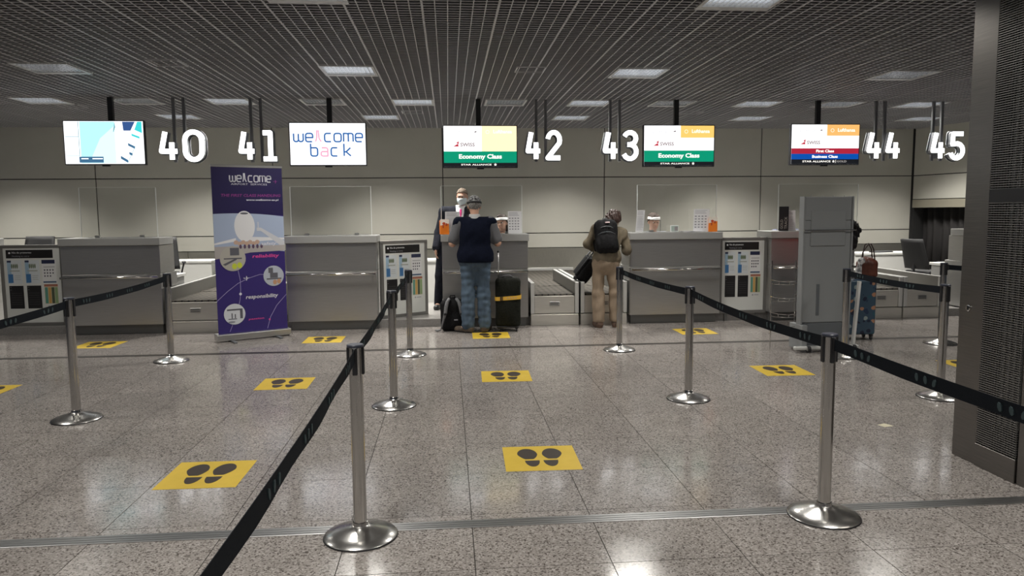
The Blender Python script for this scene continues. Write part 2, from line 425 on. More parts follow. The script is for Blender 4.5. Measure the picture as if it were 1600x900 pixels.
# side wall on the right, hinged on the corner
ang = math.atan2(-1.25, .27)
wr = structure(B().box(0, .3, .03, .2, 3.21, 3.9).build('wall_right', M_WALLBASE, None, (9.57, WY, 0), (0, 0, ang)))
L = 4.6
B().box(0, L, .03, .2, 1.75, 3.5).build('wall_core', M_WALLBASE, wr)
for x0, x1 in ((0.02, 3.2), (3.2, L)):
    for z0, z1 in ((1.77, 2.255), (2.255, CZ + .02)):
        B().box(x0 + J, x1 - J, 0, .03, z0 + J, z1 - J, bev=.002).build('wall_panel', M_WALL, wr)
B().box(.02, L, .0, .2, 1.60, 1.765, bev=.004).build('lintel', mat('lintel_beige', (.30, .28, .22), .4), wr)
B().box(.0, .05, .02, .35, .12, 1.6).build('opening_jamb', M_WALLBASE, wr)
B().box(0.05, L, .5, .6, 0.12, 1.75).build('opening_back', M_BLACKM, wr)
# curtain in the opening
cu = B(); n = 160; vs = []; fs = []
for i in range(n + 1):
    x = .08 + (L - .2) * i / n; y = .24 + .035 * sin(i * .9) + .02 * sin(i * .37 + 1)
    vs += [(x, y, .13), (x, y + .01 * sin(i * .5), 1.70)]
for i in range(n): fs.append((2 * i, 2 * i + 2, 2 * i + 3, 2 * i + 1))
cu.add(vs, fs)
cur = cu.build('curtain', mat('curtain_cloth', (.022, .020, .020), .85), None, (9.57, WY, 0), (0, 0, ang), True)
md = cur.modifiers.new('thick', 'SOLIDIFY'); md.thickness = .006
tag(cur, 'dark brown curtain hanging in the opening under the cream side wall', 'curtain')

# ceiling: dark slab with an open metal grid below it
ce = structure(B().box(-11, 11.5, -3, WY + .1, 3.95, 4.0).build('ceiling', M_PLENUM))
FX = []   # (x centre, y centre, row, lit level)
for x, l in ((2.33, 1), (-1.05, .8), (-4.4, .8), (5.7, .8)): FX.append((x, 5.78, 'row1', l))
for x, l in ((-4.38, .35), (-1.11, 1), (2.28, 1), (5.58, .3)): FX.append((x, 8.88, 'row2', l))
for x, l in ((-7.1, 0), (-5.74, 1), (-4.45, .12), (-3.13, 1), (-1.8, .1), (-.49, 1), (.88, .12), (2.15, 1), (3.43, .2), (4.78, 1), (6.08, .4), (7.42, 1)): FX.append((x, 11.3, 'row3', l))
for x, l in ((-7.8, 1), (-4.45, 1), (-1.12, 1), (2.16, 1), (5.40, 1), (8.6, 1)): FX.append((x, 13.05, 'row4', l))
for x in (-4.4, -1.05, 2.33, 5.7):
    for y in (2.6, -.4): FX.append((x, y, 'row0', 1))
HW = .305
def gaps(fixed, axis):
    out = []
    for (x, y, r, l) in FX:
        c, o = (x, y) if axis == 'y' else (y, x)
        if abs(fixed - c) < HW + .003: out.append((o - HW - .002, o + HW + .002))
    return sorted(out)
def spans(a, b, g):
    for (p, q) in g:
        if q < a or p > b: continue
        if p > a: yield (a, p)
        a = max(a, q)
    if a < b: yield (a, b)
gr = B(); CX, CY = .1017, .075
for i in range(-103, 106):
    x = -.79 + CX * i; w = .009 if i % 6 == 0 else .0042; zb = CZ if i % 6 == 0 else CZ + .002
    for a, b in spans(-2.5, WY - .02, gaps(x, 'y')):
        gr.box(x - w, x + w, a, b, zb, CZ + .008); gr.box(x - .0018, x + .0018, a, b, CZ + .008, CZ + .06, mi=1)
for j in range(0, 230):
    y = -2.5 + CY * j
    if y > WY - .03: break
    for a, b in spans(-11, 9.9, gaps(y, 'x')):
        gr.box(a, b, y - .0052, y + .0052, CZ + .003, CZ + .0075); gr.box(a, b, y - .0018, y + .0018, CZ + .0075, CZ + .06, mi=1)
stuff(gr.build('ceiling_grid', [M_GRID, M_WEB_SHADE], ce))
for (x, y) in ((-3.0, 8.5), (.97, 8.7), (-5.6, 11.85), (-.55, 12.35), (4.07, 12.3), (8.7, 12.3)):
    b = B()
    for (a, c, d, e) in ((-.17, .17, -.17, -.155), (-.17, .17, .155, .17), (-.17, -.155, -.155, .155), (.155, .17, -.155, .155)): b.box(x + a, x + c, y + d, y + e, CZ - .006, CZ + .01)
    b.build('access_frame', M_GRID, ce)

# ------------------------------------------------------------------ ceiling lamps
M_FRAME = mat('lamp_frame', (.50, .50, .50), .4)
M_LOUVRE = mat('lamp_louvre', (.75, .76, .78), .25, .7)
fb = B()
for (a, c, d, e) in ((-HW, HW, -HW, -HW + .02), (-HW, HW, HW - .085, HW), (-HW, -HW + .03, -HW + .02, HW - .085), (HW - .03, HW, -HW + .02, HW - .085)): fb.box(a, c, d, e, -.004, .07)
frame_me = fb.mesh('frame', M_FRAME)
lb = B()
for i in range(1, 12): x = -.275 + .55 * i / 12; lb.box(x - .003, x + .003, -.285, .22, .004, .04)
for i in range(1, 5): y = -.285 + .505 * i / 5; lb.box(-.275, .275, y - .003, y + .003, .0045, .0405)
louvre_me = lb.mesh('louvre', M_LOUVRE)
def tubes_me(level):
    m = mat('lamp_panel_%d' % round(level * 100), (.5, .5, .5), .4, 0, 1.3 * level if level > 0 else 0.0, (.93, .97, 1.0))
    return B().box(-.28, .28, -.29, .225, .05, .068).mesh('diffuser', m)
TM = {}
names = {'row0': 'over the queue lanes beyond the top of the view', 'row1': 'nearest in the ceiling grid', 'row2': 'in the middle of the ceiling grid', 'row3': 'in the long row above the desks', 'row4': 'in the row close to the back wall'}
cnt = {}
nth = ['first', 'second', 'third', 'fourth', 'fifth', 'sixth', 'seventh', 'eighth', 'ninth', 'tenth', 'eleventh', 'twelfth']
for (x, y, row, lv) in FX:
    if row in ('row0',) :
        k = cnt[row] = cnt.get(row, 0) + 1
        lab = nth[k - 1] + ' louvred lamp over the queue lanes, beyond the top of the view'
    else:
        k = cnt[row] = cnt.get(row, 0) + 1
        lab = '%s square louvred ceiling lamp from the left %s' % ({True: 'lit', False: 'dim'}[lv > .5], {'row1': 'in the nearest row', 'row2': 'in the row before the screens', 'row3': 'in the long row over the desks', 'row4': 'in the row by the back wall'}[row])
        lab = nth[k - 1] + ' ceiling lamp from the left ' + {'row1': 'in the nearest row', 'row2': 'in the row well before the screens', 'row3': 'in the long row over the desks', 'row4': 'in the row by the back wall'}[row] + (', lit' if lv > .5 else ', dim')
    t = thing('ceiling_lamp', lab, 'ceiling lamp', (x, y, CZ), 0, 'louvred lamps in the ceiling grid')
    link('frame', frame_me, t); link('louvre', louvre_me, t)
    if lv not in TM: TM[lv] = tubes_me(lv)
    link('diffuser', TM[lv], t)
    if lv > .15:
        ld = bpy.data.lights.new('lamp_light', 'AREA'); ld.shape = 'SQUARE'; ld.size = .5; ld.energy = LAMP[row] * lv; ld.spread = R(SPREAD[row]); ld.color = (1.0, .965, .90)
        lo = bpy.data.objects.new('lamp_light', ld); COL.objects.link(lo); lo.parent = t; lo.location = (0, 0, -.008)

# ------------------------------------------------------------------ pillar on the right
pil = structure(B().box(3.2, 4.0, 4.17, 4.38, 0, CZ + .1, bev=.004).build('pillar', M_DARKSTEEL))
B().box(3.2, 4.0, 2.6, 3.835, 0, CZ + .1, bev=.004).build('cladding_panel', M_DARKSTEEL, pil)
B().box(3.19, 3.21, 3.84, 4.165, 0, .14, bev=.003).build('plinth_plate', M_DARKSTEEL, pil)
B().box(3.30, 3.9, 3.835, 4.17, 0, CZ + .1).build('pillar_core', M_BLACKM, pil)
sl = B(); z = .15
while z < CZ:
    if not (1.60 < z < 1.68): sl.box(3.193, 3.206, 3.845, 4.16, z, z + .0042)
    z += .0135
for y in [3.85 + k * .0215 for k in range(15)]: sl.box(3.2, 3.207, y, y + .002, .14, CZ)
stuff(sl.build('grille', mat('grille_metal', (.32, .31, .30), .4, .8), pil))
for y in (3.88, 3.925, 3.97, 4.015):
    B().lathe([(.010, .3), (.010, 1.6)], 10, (3.225, y)).build('rod', M_ALUW, pil); B().lathe([(.010, 1.68), (.010, 3.2)], 10, (3.225, y)).build('rod', M_ALUW, pil)
B().box(3.19, 3.206, 3.845, 4.16, 1.60, 1.68, bev=.002).build('grille_rail', M_BLACK, pil)
lk_ = B().lathe([(.02, 0), (.02, .006), (.012, .008)], 16, M=Matrix.Translation((3.199, 4.29, .955)) @ Matrix.Rotation(-pi / 2, 4, 'Y')).build('lock', M_CHROME, pil)
B().box(3.188, 3.192, 4.283, 4.297, .942, .968).build('keyhole', M_BLACK, lk_)

# ------------------------------------------------------------------ queue posts and belts
HP = .948
def post_proto():
    t = thing('queue_post', '', 'stanchion')
    pr = [(.178, 0), (.178, .008), (.172, .014), (.13, .030), (.08, .044), (.048, .054), (.040, .060)]
    smooth_by_angle(B().lathe(pr, 40).build('base', mat('base_steel', (.66, .65, .63), .24, 1.), t), 30)
    rim = smooth_by_angle(B().lathe([(.179, 0), (.181, .003), (.179, .007)], 40).build('rubber_rim', M_BLACK, t), 30)
    smooth_by_angle(B().lathe([(.040, .058), (.037, .075), (.0325, .078), (.0325, HP - .012)], 28).build('pole', M_CHROME, t), 35)
    h = smooth_by_angle(B().lathe([(.034, HP - .016), (.040, HP - .012), (.041, HP - .004), (.037, HP)], 24).build('cap', mat('cap_dark_blue', (.03, .035, .055), .35), t), 40)
    for k in range(4):
        a = pi / 4 * 0 + k * pi / 2
        M = Matrix.Rotation(a, 4, 'Z')
        B().box(.028, .041, -.012, .012, HP - .145, HP - .012, bev=.003, M=M).build('belt_slot', M_BLACK, t)
    return t
posts = [  # x, y, label
 (-2.885, 5.87, 'chrome queue post in the left lane, second behind the blue banner side, standing nearer'),
 (-3.0, 8.17, 'chrome queue post in front of the conveyor left of the purple banner'),
 (-.45, 3.53, 'large chrome queue post in the centre left, standing on the metal floor strip'),
 (-.465, 6.0, 'chrome queue post between the nearest centre-left post and the ajar notice board'),
 (-.445, 8.19, 'chrome queue post standing right in front of the ajar notice board'),
 (1.915, 8.19, 'chrome queue post overlapping the woman in khaki at the conveyors'),
 (1.98, 5.94, 'chrome queue post in front of the desk under number 43, mid distance'),
 (1.90, 3.53, 'large chrome queue post at the right, standing on the metal floor strip'),
 (4.20, 7.50, 'chrome queue post beside the grey mobile panel with wheels'),
 (4.08, 5.76, 'chrome queue post half hidden behind the dark pillar edge'),
 (5.72, 8.12, 'chrome queue post in front of the far right conveyors'),
 (-2.9, 3.53, 'chrome queue post out of view left, end of the left lane belt'),
 (-.45, 1.2, 'chrome queue post beside the viewer, end of the centre left belt'),
 (1.9, 1.2, 'chrome queue post beside the viewer, end of the right belt'),
]
posts[0] = (-2.885, 5.87, 'chrome queue post at far left standing in front of the first desk with posters')
pp = post_proto(); P = []
for i, (x, y, lab) in enumerate(posts):
    o = pp if i == 0 else copy_tree(pp)
    o.location = (x, y, 0); o['label'] = lab; o['group'] = 'chrome queue posts'; P.append((x, y))
MARKS = [B().prism(ell2(0, 0, .010, .017, 8, tilt=tl), -.0052, .0052).mesh('printed_mark', M_BELTMARK) for tl in (-.35, .35)]
def belt(i, j, lab, sag=.02, end=None):
    a = Vector((*P[i], 0)); b = Vector((*(P[j] if end is None else end), 0)); d = (b - a); Ln = d.length; d.normalize(); n = Vector((-d.y, d.x, 0))
    t = thing('queue_belt', lab, 'belt', (a.x, a.y, 0), 0, 'black retractable queue belts')
    def at(s): return HP - .02 - sag * 4 * (s / Ln) * (1 - s / Ln)
    s0, s1 = .04, Ln - .04
    N = 16; vs = []; fs = []
    for k in range(N + 1):
        s = s0 + (s1 - s0) * k / N; zt = at(s); p = d * s
        tw = .004 * sin(k * 1.1)
        for (oz, on) in ((0, .001), (0, -.001), (-.058, -.001), (-.058, .001)):
            q = p + n * (on + tw * (1 if oz else 0)); vs.append((q.x, q.y, zt + oz))
    for k in range(N):
        o = 4 * k
        for e in range(4): fs.append((o + e, o + 4 + e, o + 4 + (e + 1) % 4, o + (e + 1) % 4))
    fs += [(0, 1, 2, 3), (4 * N + 3, 4 * N + 2, 4 * N + 1, 4 * N)]
    b_ = B(); b_.add(vs, fs); b_.build('webbing', M_BELT, t)
    for s in (s0, s1):
        p = d * s; M = Matrix.Translation((p.x, p.y, at(s) - .029)) @ Matrix.Rotation(math.atan2(d.y, d.x), 4, 'Z')
        B().box(-.012, .012, -.006, .006, -.034, .034, bev=.002, M=M).build('belt_clip', M_BLACK, t)
    s = .30
    while s < Ln - .2:
        for k, q in enumerate((-.055, 0, .055)):
            p = d * (s + q); zc = at(s + q) - .029
            link('printed_mark', MARKS[k < 2], t, (p.x, p.y, zc), (0, 0, math.atan2(d.y, d.x)))
        s += .46
belt(0, 1, 'black belt between the two left posts in front of the first desk')
belt(0, 11, 'black belt leaving the picture at the left edge', .03)
belt(2, 3, 'black belt rising from the large centre left post to the next post behind', .015)
belt(3, 4, 'short looking black belt in front of the ajar notice board', .015)
belt(2, 12, 'broad black belt running from centre left post down towards the viewer', .02)
belt(5, 6, 'black belt from the post by the woman towards the desk under 43', .02)
belt(6, 7, 'black belt across the right lane in front of the grey panel', .03)
belt(7, 13, 'broad black belt running from right post across the dark pillar', .02)
belt(8, 9, 'black belt from the grey mobile panel to the pillar edge', .02)
belt(10, 9, 'short black belt piece by the far right desk, vanishing behind the pillar', .02, (6.6, 7.3))

# ------------------------------------------------------------------ yellow floor stickers
def marker_proto():
    t = thing('floor_marker', '', 'floor marker')
    B().box(-.235, .235, -.235, .235, 0, .001).build('sheet', M_YELLOW, t)
    def foot(s):
        b = B()
        def P2(u, v): return ((u) * .47 * s, (v - .5) * .47)
        sole = []
        for k in range(30):
            a = 2 * pi * k / 30; x = .138 * cos(a); z = max(.235 * sin(a), -.20)
            sole.append(P2(.17 + x * (1 + .22 * min(z, 0) / .2) + .06 * min(z, .05), .655 + z))
        heel = [P2(.125 + .10 * cos(a), .395 - .24 * sin(a)) for a in [pi * i / 10 for i in range(11)]]
        if s > 0: heel = heel[::-1]
        else: sole = sole[::-1]
        b.prismz(sole, .001, .0018); b.prismz(heel, .001, .0018)
        return b
    foot(1).build('footprint', M_SOLE, t); foot(-1).build('footprint', M_SOLE, t)
    return t
mks = [(-1.48, 4.50, 0, 'large yellow footprint sticker nearest at left, beside the centre left post'), (.565, 4.58, 0, 'large yellow footprint sticker in the middle, nearest the metal strip'),
 (-1.53, 6.92, 0, 'yellow footprint sticker left, one row behind the large left one'), (.53, 6.99, 0, 'yellow footprint sticker in the middle lane, second from the viewer'),
 (-1.57, 9.34, 0, 'yellow footprint sticker just in front of the desk under the greeting screen'), (.52, 9.39, 0, 'yellow footprint sticker behind the heels of the man in jeans'),
 (-4.26, 9.32, 0, 'yellow footprint sticker in front of the first desk at left'), (3.19, 9.35, 0, 'yellow footprint sticker in front of the desk under number 43'),
 (3.24, 6.92, 0, 'yellow footprint sticker on the right, before the grey mobile panel'), (-4.22, 6.93, 0, 'yellow footprint sticker cut by the left picture edge'),
 (5.25, 6.95, 0, 'yellow footprint sticker peeking out beside the pillar')]
mp = marker_proto()
for i, (x, y, a, lab) in enumerate(mks):
    o = mp if i == 0 else copy_tree(mp); o.location = (x, y, .0002); o.rotation_euler = (0, 0, RNG.uniform(-.03, .03)); o['label'] = lab; o['group'] = 'yellow footprint stickers'
tag(B().prismz([(3.12, 4.98), (3.2, 5.0), (3.17, 5.07), (3.1, 5.04)], 0, .001).build('paper_scrap', mat('scrap', (.62, .58, .42), .6)), 'small pale paper scrap lying on the floor near the pillar', 'scrap')

# ------------------------------------------------------------------ check-in desks
DT = 1.275
def desk(x0, x1, lab, bar=True):
    w = x1 - x0
    t = thing('check_in_desk', lab, 'desk', ((x0 + x1) / 2, 10.05, 0), 0, 'steel check-in desks')
    h = w / 2
    B().box(-h + .03, h - .03, .10, .16, 0, .125, bev=.003).build('kick_plate', M_KICK, t)
    B().box(-h, h, .03, .62, .127, .80, bev=.006).build('lower_body', M_STEEL, t)
    B().box(-h, h, .03, .55, .802, DT - .10, bev=.006).build('upper_body', M_STEEL, t)
    B().box(-h - .015, h + .015, .0, .50, DT - .098, DT, bev=.006).build('top_cap', M_CAP, t)
    B().box(-h, h, .62, .98, .70, .74, bev=.004).build('worktop', M_WHITE, t)
    B().box(-h + .02, -h + .06, .6, .95, .112, .70).build('leg_panel', M_CAP, t); B().box(h - .06, h - .02, .6, .95, .112, .70).build('leg_panel', M_CAP, t)
    if bar:
        b = B(); b.tube([(-h + .01, -.045, .765), (h - .01, -.045, .765)], .016, 12)
        r = b.build('bag_rail', M_CHROME, t, smooth=True)
        bb = B()
        for x in (-h + .06, h - .06): bb.tube([(x, -.045, .765), (x, .032, .765)], .009, 8)
        bb.build('rail_bracket', M_CHROME, r)
    return t
DESKS = [(-7.15, -5.98, 'steel check-in desk end cut off by the left picture edge'), (-5.02, -3.78, 'steel check-in desk under the map screen and number 40'), (-2.16, -.97, 'steel check-in desk under the greeting screen, right of the banner'),
 (-.09, 1.08, 'steel check-in desk where the man in jeans stands'), (2.50, 3.79, 'steel check-in desk under number 43 with a clerk in a white visor'), (4.52, 5.75, 'steel check-in desk half hidden by the grey mobile panel'), (7.52, 8.7, 'steel check-in desk edge at far right beside the pillar')]
for d in DESKS: desk(*d)
# clear screens
for i, (x0, x1, lab) in enumerate([(-4.85, -3.88, 'clear acrylic screen on the desk under number 40'), (-2.12, -1.05, 'clear acrylic screen on the desk right of the banner'), (-.09, 1.02, 'clear acrylic screen in front of the suited man with mask'),
  (2.66, 3.80, 'clear acrylic screen in front of the clerk under number 43'), (4.72, 5.9, 'clear acrylic screen behind the grey mobile panel'), (7.56, 8.5, 'clear acrylic screen on the far right desk')]):
    t = thing('acrylic_screen', lab, 'screen', ((x0 + x1) / 2, 10.32, DT), 0, 'acrylic screens on the desks'); h = (x1 - x0) / 2
    B().box(-h, h, 0, .006, .002, .66).build('pane', M_PANE, t)
    e = B()
    for (a, b, c, d) in ((-h - .007, -h, .002, .66), (h, h + .007, .002, .66), (-h, h, .66, .6625)): e.box(a, b, 0, .006, c, d)
    e.build('edge', M_EDGE, t)
    for x in (-h + .2, h - .2): B().box(x - .03, x + .03, -.012, .018, 0, .03, bev=.003).build('foot_clamp', M_ALU, t)

# ------------------------------------------------------------------ baggage conveyors
def conveyor(x0, x1, lab):
    w = x1 - x0; h = w / 2
    t = thing('baggage_conveyor', lab, 'conveyor', ((x0 + x1) / 2, 10.12, 0), 0, 'baggage conveyors between desks')
    B().box(-h, h, .0, .10, 0, .155, bev=.004).build('plinth', M_CONV, t)
    B().box(-h + .055, h - .055, .02, .12, .165, .41, bev=.004).build('front_panel', M_CONV, t)
    v = B(); v.box(-.07, .07, .012, .03, .27, .33, bev=.004); vt = v.build('recessed_grip', M_ALU, t)
    b = B()
    for k in range(2): b.box(-.058, .058, .008, .014, .278 + k * .026, .296 + k * .026)
    b.build('grip_slot', M_KICK, vt)
    for s in (-1, 1):
        pr = [(.0, .165), (2.2, .165), (2.2, .60), (.0, .585)]
        g = B(); xa, xb = (s * h - .05, s * h) if s > 0 else (s * h, s * h + .05)
        vs = [(xa, y, z) for y, z in pr] + [(xb, y, z) for y, z in pr]
        g.add(vs, [(0, 1, 2, 3)[::-1], (4, 5, 6, 7), (0, 4, 7, 3), (1, 2, 6, 5), (3, 7, 6, 2), (0, 1, 5, 4)])
        gu = g.build('side_guard', mat('guard_steel', (.20, .195, .18), .45, .5), t)
        B().box(xa - .001, xb + .001, -.003, .03, .165, .598, bev=.003).build('guard_end', M_ALUW, gu)
        tp = B(); tp.add([(xa - .001, 0, .586), (xb + .001, 0, .586), (xb + .001, 2.2, .601), (xa - .001, 2.2, .601), (xa - .001, 0, .598), (xb + .001, 0, .598), (xb + .001, 2.2, .613), (xa - .001, 2.2, .613)], [(0, 3, 2, 1), (4, 5, 6, 7), (0, 1, 5, 4), (1, 2, 6, 5), (2, 3, 7, 6), (3, 0, 4, 7)])
        tp.build('top_rail', mat('rail_grey', (.33, .33, .32), .5, .6), gu)
    B().box(-h + .052, h - .052, .03, 1.15, .40, .435, bev=.012, seg=2).build('weighing_belt', M_DIAMOND, t)
    B().box(-h + .052, h - .052, 1.18, 2.18, .405, .44, bev=.012, seg=2).build('feed_belt', M_DIAMOND, t)
    B().box(-h + .06, h - .06, .12, 2.15, .113, .40).build('housing', M_KICK, t)
for a in [(-3.74, -3.02, 'baggage conveyor beside the first desk, mostly left of the banner'), (-3.0, -2.28, 'baggage conveyor hidden behind the purple banner'), (1.12, 1.79, 'baggage conveyor with clear belt, right of the black suitcase with yellow strap'), (1.82, 2.47, 'baggage conveyor behind the legs of the woman in khaki'),
          (5.9, 6.52, 'baggage conveyor right of the blue patterned suitcase'), (6.54, 7.12, 'baggage conveyor behind the far right queue post')]: conveyor(*a)
for (x0, x1, lab) in ((-3.74, -2.28, 'dark collecting belt behind the banner conveyors'), (1.12, 2.47, 'dark collecting belt behind the middle conveyors'), (5.9, 7.12, 'dark collecting belt behind the far right conveyors')):
    t = thing('collecting_conveyor', lab, 'conveyor', ((x0 + x1) / 2, 12.4, .11), 0, 'collecting belts'); h = (x1 - x0) / 2
    B().box(-h, h, 0, 2.2, 0, .28).build('housing', M_KICK, t)
    B().box(-h, h, .02, 2.18, .285, .31, bev=.008).build('belt', M_DIAMOND, t)
    B().box(-h, h, 2.19, 2.22, .0, .36, bev=.004).build('back_edge', M_ALUW, t)
# white low cabinets behind the desks
for (x0, x1, y, lab) in ((-1.35, .35, 12.3, 'low white cabinet glimpsed between the ajar board and desk 42'), (-5.4, -4.0, 12.9, 'low white counter behind the first desk'), (7.2, 8.5, 12.6, 'white table with papers behind the office chair at right')):
    t = thing('low_cabinet', lab, 'cabinet', ((x0 + x1) / 2, y, .11), 0); h = (x1 - x0) / 2
    B().box(-h, h, 0, .5, 0, .65).build('body', M_WHITE, t)
    B().box(-h - .01, h + .01, -.02, .52, .652, .69, bev=.004).build('top', M_WHITE, t)
t = thing('tray', 'stack-top white plastic tray behind the first desk', 'tray', (-3.62, 12.9, .11), 0, 'white trays behind the first desk')
def tray(z, i, n):
    t = thing('tray', 'white plastic tray, %s of the stack behind the banner conveyor' % n, 'tray', (-3.55, 13.1, z), RNG.uniform(-.05, .05), 'stacked white trays')
    b = B(); b.box(-.36, .36, -.24, .24, 0, .012)
    for (a, c, d, e) in ((-.36, .36, -.24, -.225), (-.36, .36, .225, .24), (-.36, -.345, -.225, .225), (.345, .36, -.225, .225)): b.box(a, c, d, e, .012, .085)
    b.build('shell', M_WHITE, t)
    r = B()
    for (a, c, d, e) in ((-.38, .38, -.26, -.24), (-.38, .38, .24, .26), (-.38, -.36, -.24, .24), (.36, .38, -.24, .24)): r.box(a, c, d, e, .075, .088)
    r.build('rim', M_WHITE, t)
bpy.data.objects.remove(t)
for i, n in enumerate(('lowest', 'second lowest', 'second highest', 'topmost')): tray(.425 + i * .09, i, n)

# ------------------------------------------------------------------ notice boards (swing gates)
def board(xc, yc, w, rz, lab):
    t = thing('notice_board', lab, 'notice board', (xc, yc, 0), rz, 'grey framed notice gates'); h = w / 2
    b = B()
    for (a, c, d, e) in ((-h, h, 1.15, 1.19), (-h, h, .11, .155), (-h, -h + .045, .155, 1.15), (h - .045, h, .155, 1.15)): b.box(a, c, 0, .045, d, e, bev=.003)
    b.build('frame', M_ALU if False else mat('board_frame', (.22, .215, .205), .45, .5), t)
    B().box(-h + .045, h - .045, .008, .04, .155, 1.15).build('panel', mat('board_white', (.66, .67, .64), .45), t)
    B().box(-h + .1, -h + .14, .02, .06, 0, .11).build('foot', M_KICK, t); B().box(h - .14, h - .1, .02, .06, 0, .11).build('foot', M_KICK, t)
    y = .007; W = w - .16; X = lambda u: -W / 2 + W * u; Z = lambda v: 1.125 - v
    hd = flat('header', [rect2(X(0), X(.92), Z(.11), Z(0))], mat('header_black', (.015, .014, .014), .35), t, y)
    text('lettering', 'Nie do przewozu', M_PAPER, hd, X(.12), Z(.055), w=W * .38, h=.032, y=y - .002, align='l')
    flat('dot', [ell2(X(.07), Z(.04), .013, .013, 12)], M_PAPER, hd, y - .001)
    text('lettering', 'Nothing to carry', M_INKG, hd, X(.12), Z(.098), w=W * .34, h=.026, y=y - .002, align='l')
    for k, u in enumerate((.0, .35)):
        p = flat('poster', [rect2(X(u), X(u + .29), Z(.45), Z(.135))], mat('poster_pale', (.62, .66, .68), .5), t, y)
        flat('poster_side', [rect2(X(u + .01), X(u + .085), Z(.44), Z(.14))], mat('poster_blue_pale', (.33, .47, .60), .5), p, y - .0007)
        flat('poster_block', [rect2(X(u + .02), X(u + .115), Z(.435), Z(.32))], mat('poster_blue', (.055, .17, .37), .5), p, y - .0014)
        flat('poster_tab', [rect2(X(u + .01), X(u + .09), Z(.165), Z(.14))], mat('poster_navy', (.02, .025, .07), .5), p, y - .0014)
        flat('bottles', [ell2(X(u + .10 + .035 * q), Z(.215), .010, .032, 10) for q in range(4)], mat('poster_green_grey', (.16, .20, .13), .5), p, y - .0014)
        flat('poster_lines', [rect2(X(u + .05), X(u + .25), Z(.285), Z(.27)), rect2(X(u + .14), X(u + .26), Z(.345), Z(.34)), rect2(X(u + .14), X(u + .25), Z(.37), Z(.365)), rect2(X(u + .14), X(u + .26), Z(.395), Z(.39))], mat('poster_grey', (.38, .40, .36), .5), p, y - .0014)['kind'] = 'stuff'
        d = flat('dark_sheet', [rect2(X(u + .02), X(u + .30), Z(.78), Z(.475))], mat('sheet_black', (.018, .017, .018), .3), t, y)
        flat('sheet_marks', [rect2(X(u + .035), X(u + .065), Z(.50), Z(.488)), rect2(X(u + .035), X(u + .065), Z(.535), Z(.523))] + [rect2(X(u + .05), X(u + .26), Z(.575 + .03 * q), Z(.572 + .03 * q)) for q in range(6)], mat('sheet_grey', (.10, .10, .10), .5), d, y - .0008)
    p = flat('pictogram_sheet', [rect2(X(.69), X(.97), Z(.45), Z(.135))], mat('poster_white', (.72, .72, .72), .5), t, y)
    flat('sheet_head', [rect2(X(.69), X(.95), Z(.185), Z(.135))], mat('poster_navy', (.02, .025, .07), .5), p, y - .0007)
    flat('sheet_foot', [rect2(X(.70), X(.96), Z(.44), Z(.42))], mat('poster_blue_dark', (.05, .10, .18), .5), p, y - .0007)
    flat('pictogram', [ell2(X(.74 + .055 * q), Z(.27 + .04 * r), .010, .012, 8) for q in range(4) for r in range(3) if not (q == 3 and r == 2)] + [rect2(X(.72), X(.94), Z(.232), Z(.226))], M_INK, p, y - .0007)
    p = flat('coloured_sheet', [rect2(X(.71), X(.98), Z(.72), Z(.46))], mat('poster_cream', (.62, .55, .40), .5), t, y)
    flat('sheet_head', [rect2(X(.71), X(.98), Z(.49), Z(.46))], mat('poster_rust', (.36, .14, .09), .5), p, y - .0007)
    for q, c in enumerate(((.10, .28, .22), (.55, .33, .10), (.07, .09, .05), (.25, .36, .18))):
        flat('colour_column', [rect2(X(.72 + .065 * q), X(.778 + .065 * q), Z(.715), Z(.50))], mat('poster_col%d' % q, c, .5), p, y - .0007)
    flat('footer_mark', [ell2(X(.78), Z(.755), .012, .012, 8), rect2(X(.82), X(.94), Z(.76), Z(.75))], M_INKG, t, y)
    return t
board(-5.50, 10.30, .80, 0, 'closed white notice board with posters left of the first desk')
board(-.62, 10.52, .76, R(34), 'ajar white notice board with posters between second and third desk')
board(4.16, 10.18, .70, 0, 'closed white notice board with posters between the desks under 43 and 44')

# ------------------------------------------------------------------ hanging screens
SW, SH = 1.08, .61
def screen(xc, lab, zc=2.55, rz=0., polex=0):
    t = thing('display_screen', lab, 'screen', (xc, 10.85, zc), rz, 'hanging information screens')
    B().box(-SW / 2, SW / 2, .0, .06, -SH / 2, SH / 2, bev=.004).build('case', M_BLACK, t)
    B().box(-SW / 2 + .014, SW / 2 - .014, -.002, .004, -SH / 2 + .016, SH / 2 - .012).build('glass', M_SCRW, t)
    B().box(-.05, .05, .0, .04, -SH / 2 - .018, -SH / 2 + .002, bev=.003).build('sensor', M_BLACK, t)
    b = B(); b.box(polex - .035, polex + .035, .07, .13, SH / 2 - .12, CZ + .05 - zc, bev=.004); b.box(polex - .12, polex + .12, .055, .075, -.15, .15); b.build('pole', M_BLACK, t)
    return t
Y0 = -.0028
def E3(n, c, s=1.15): return emat(n, c, s)
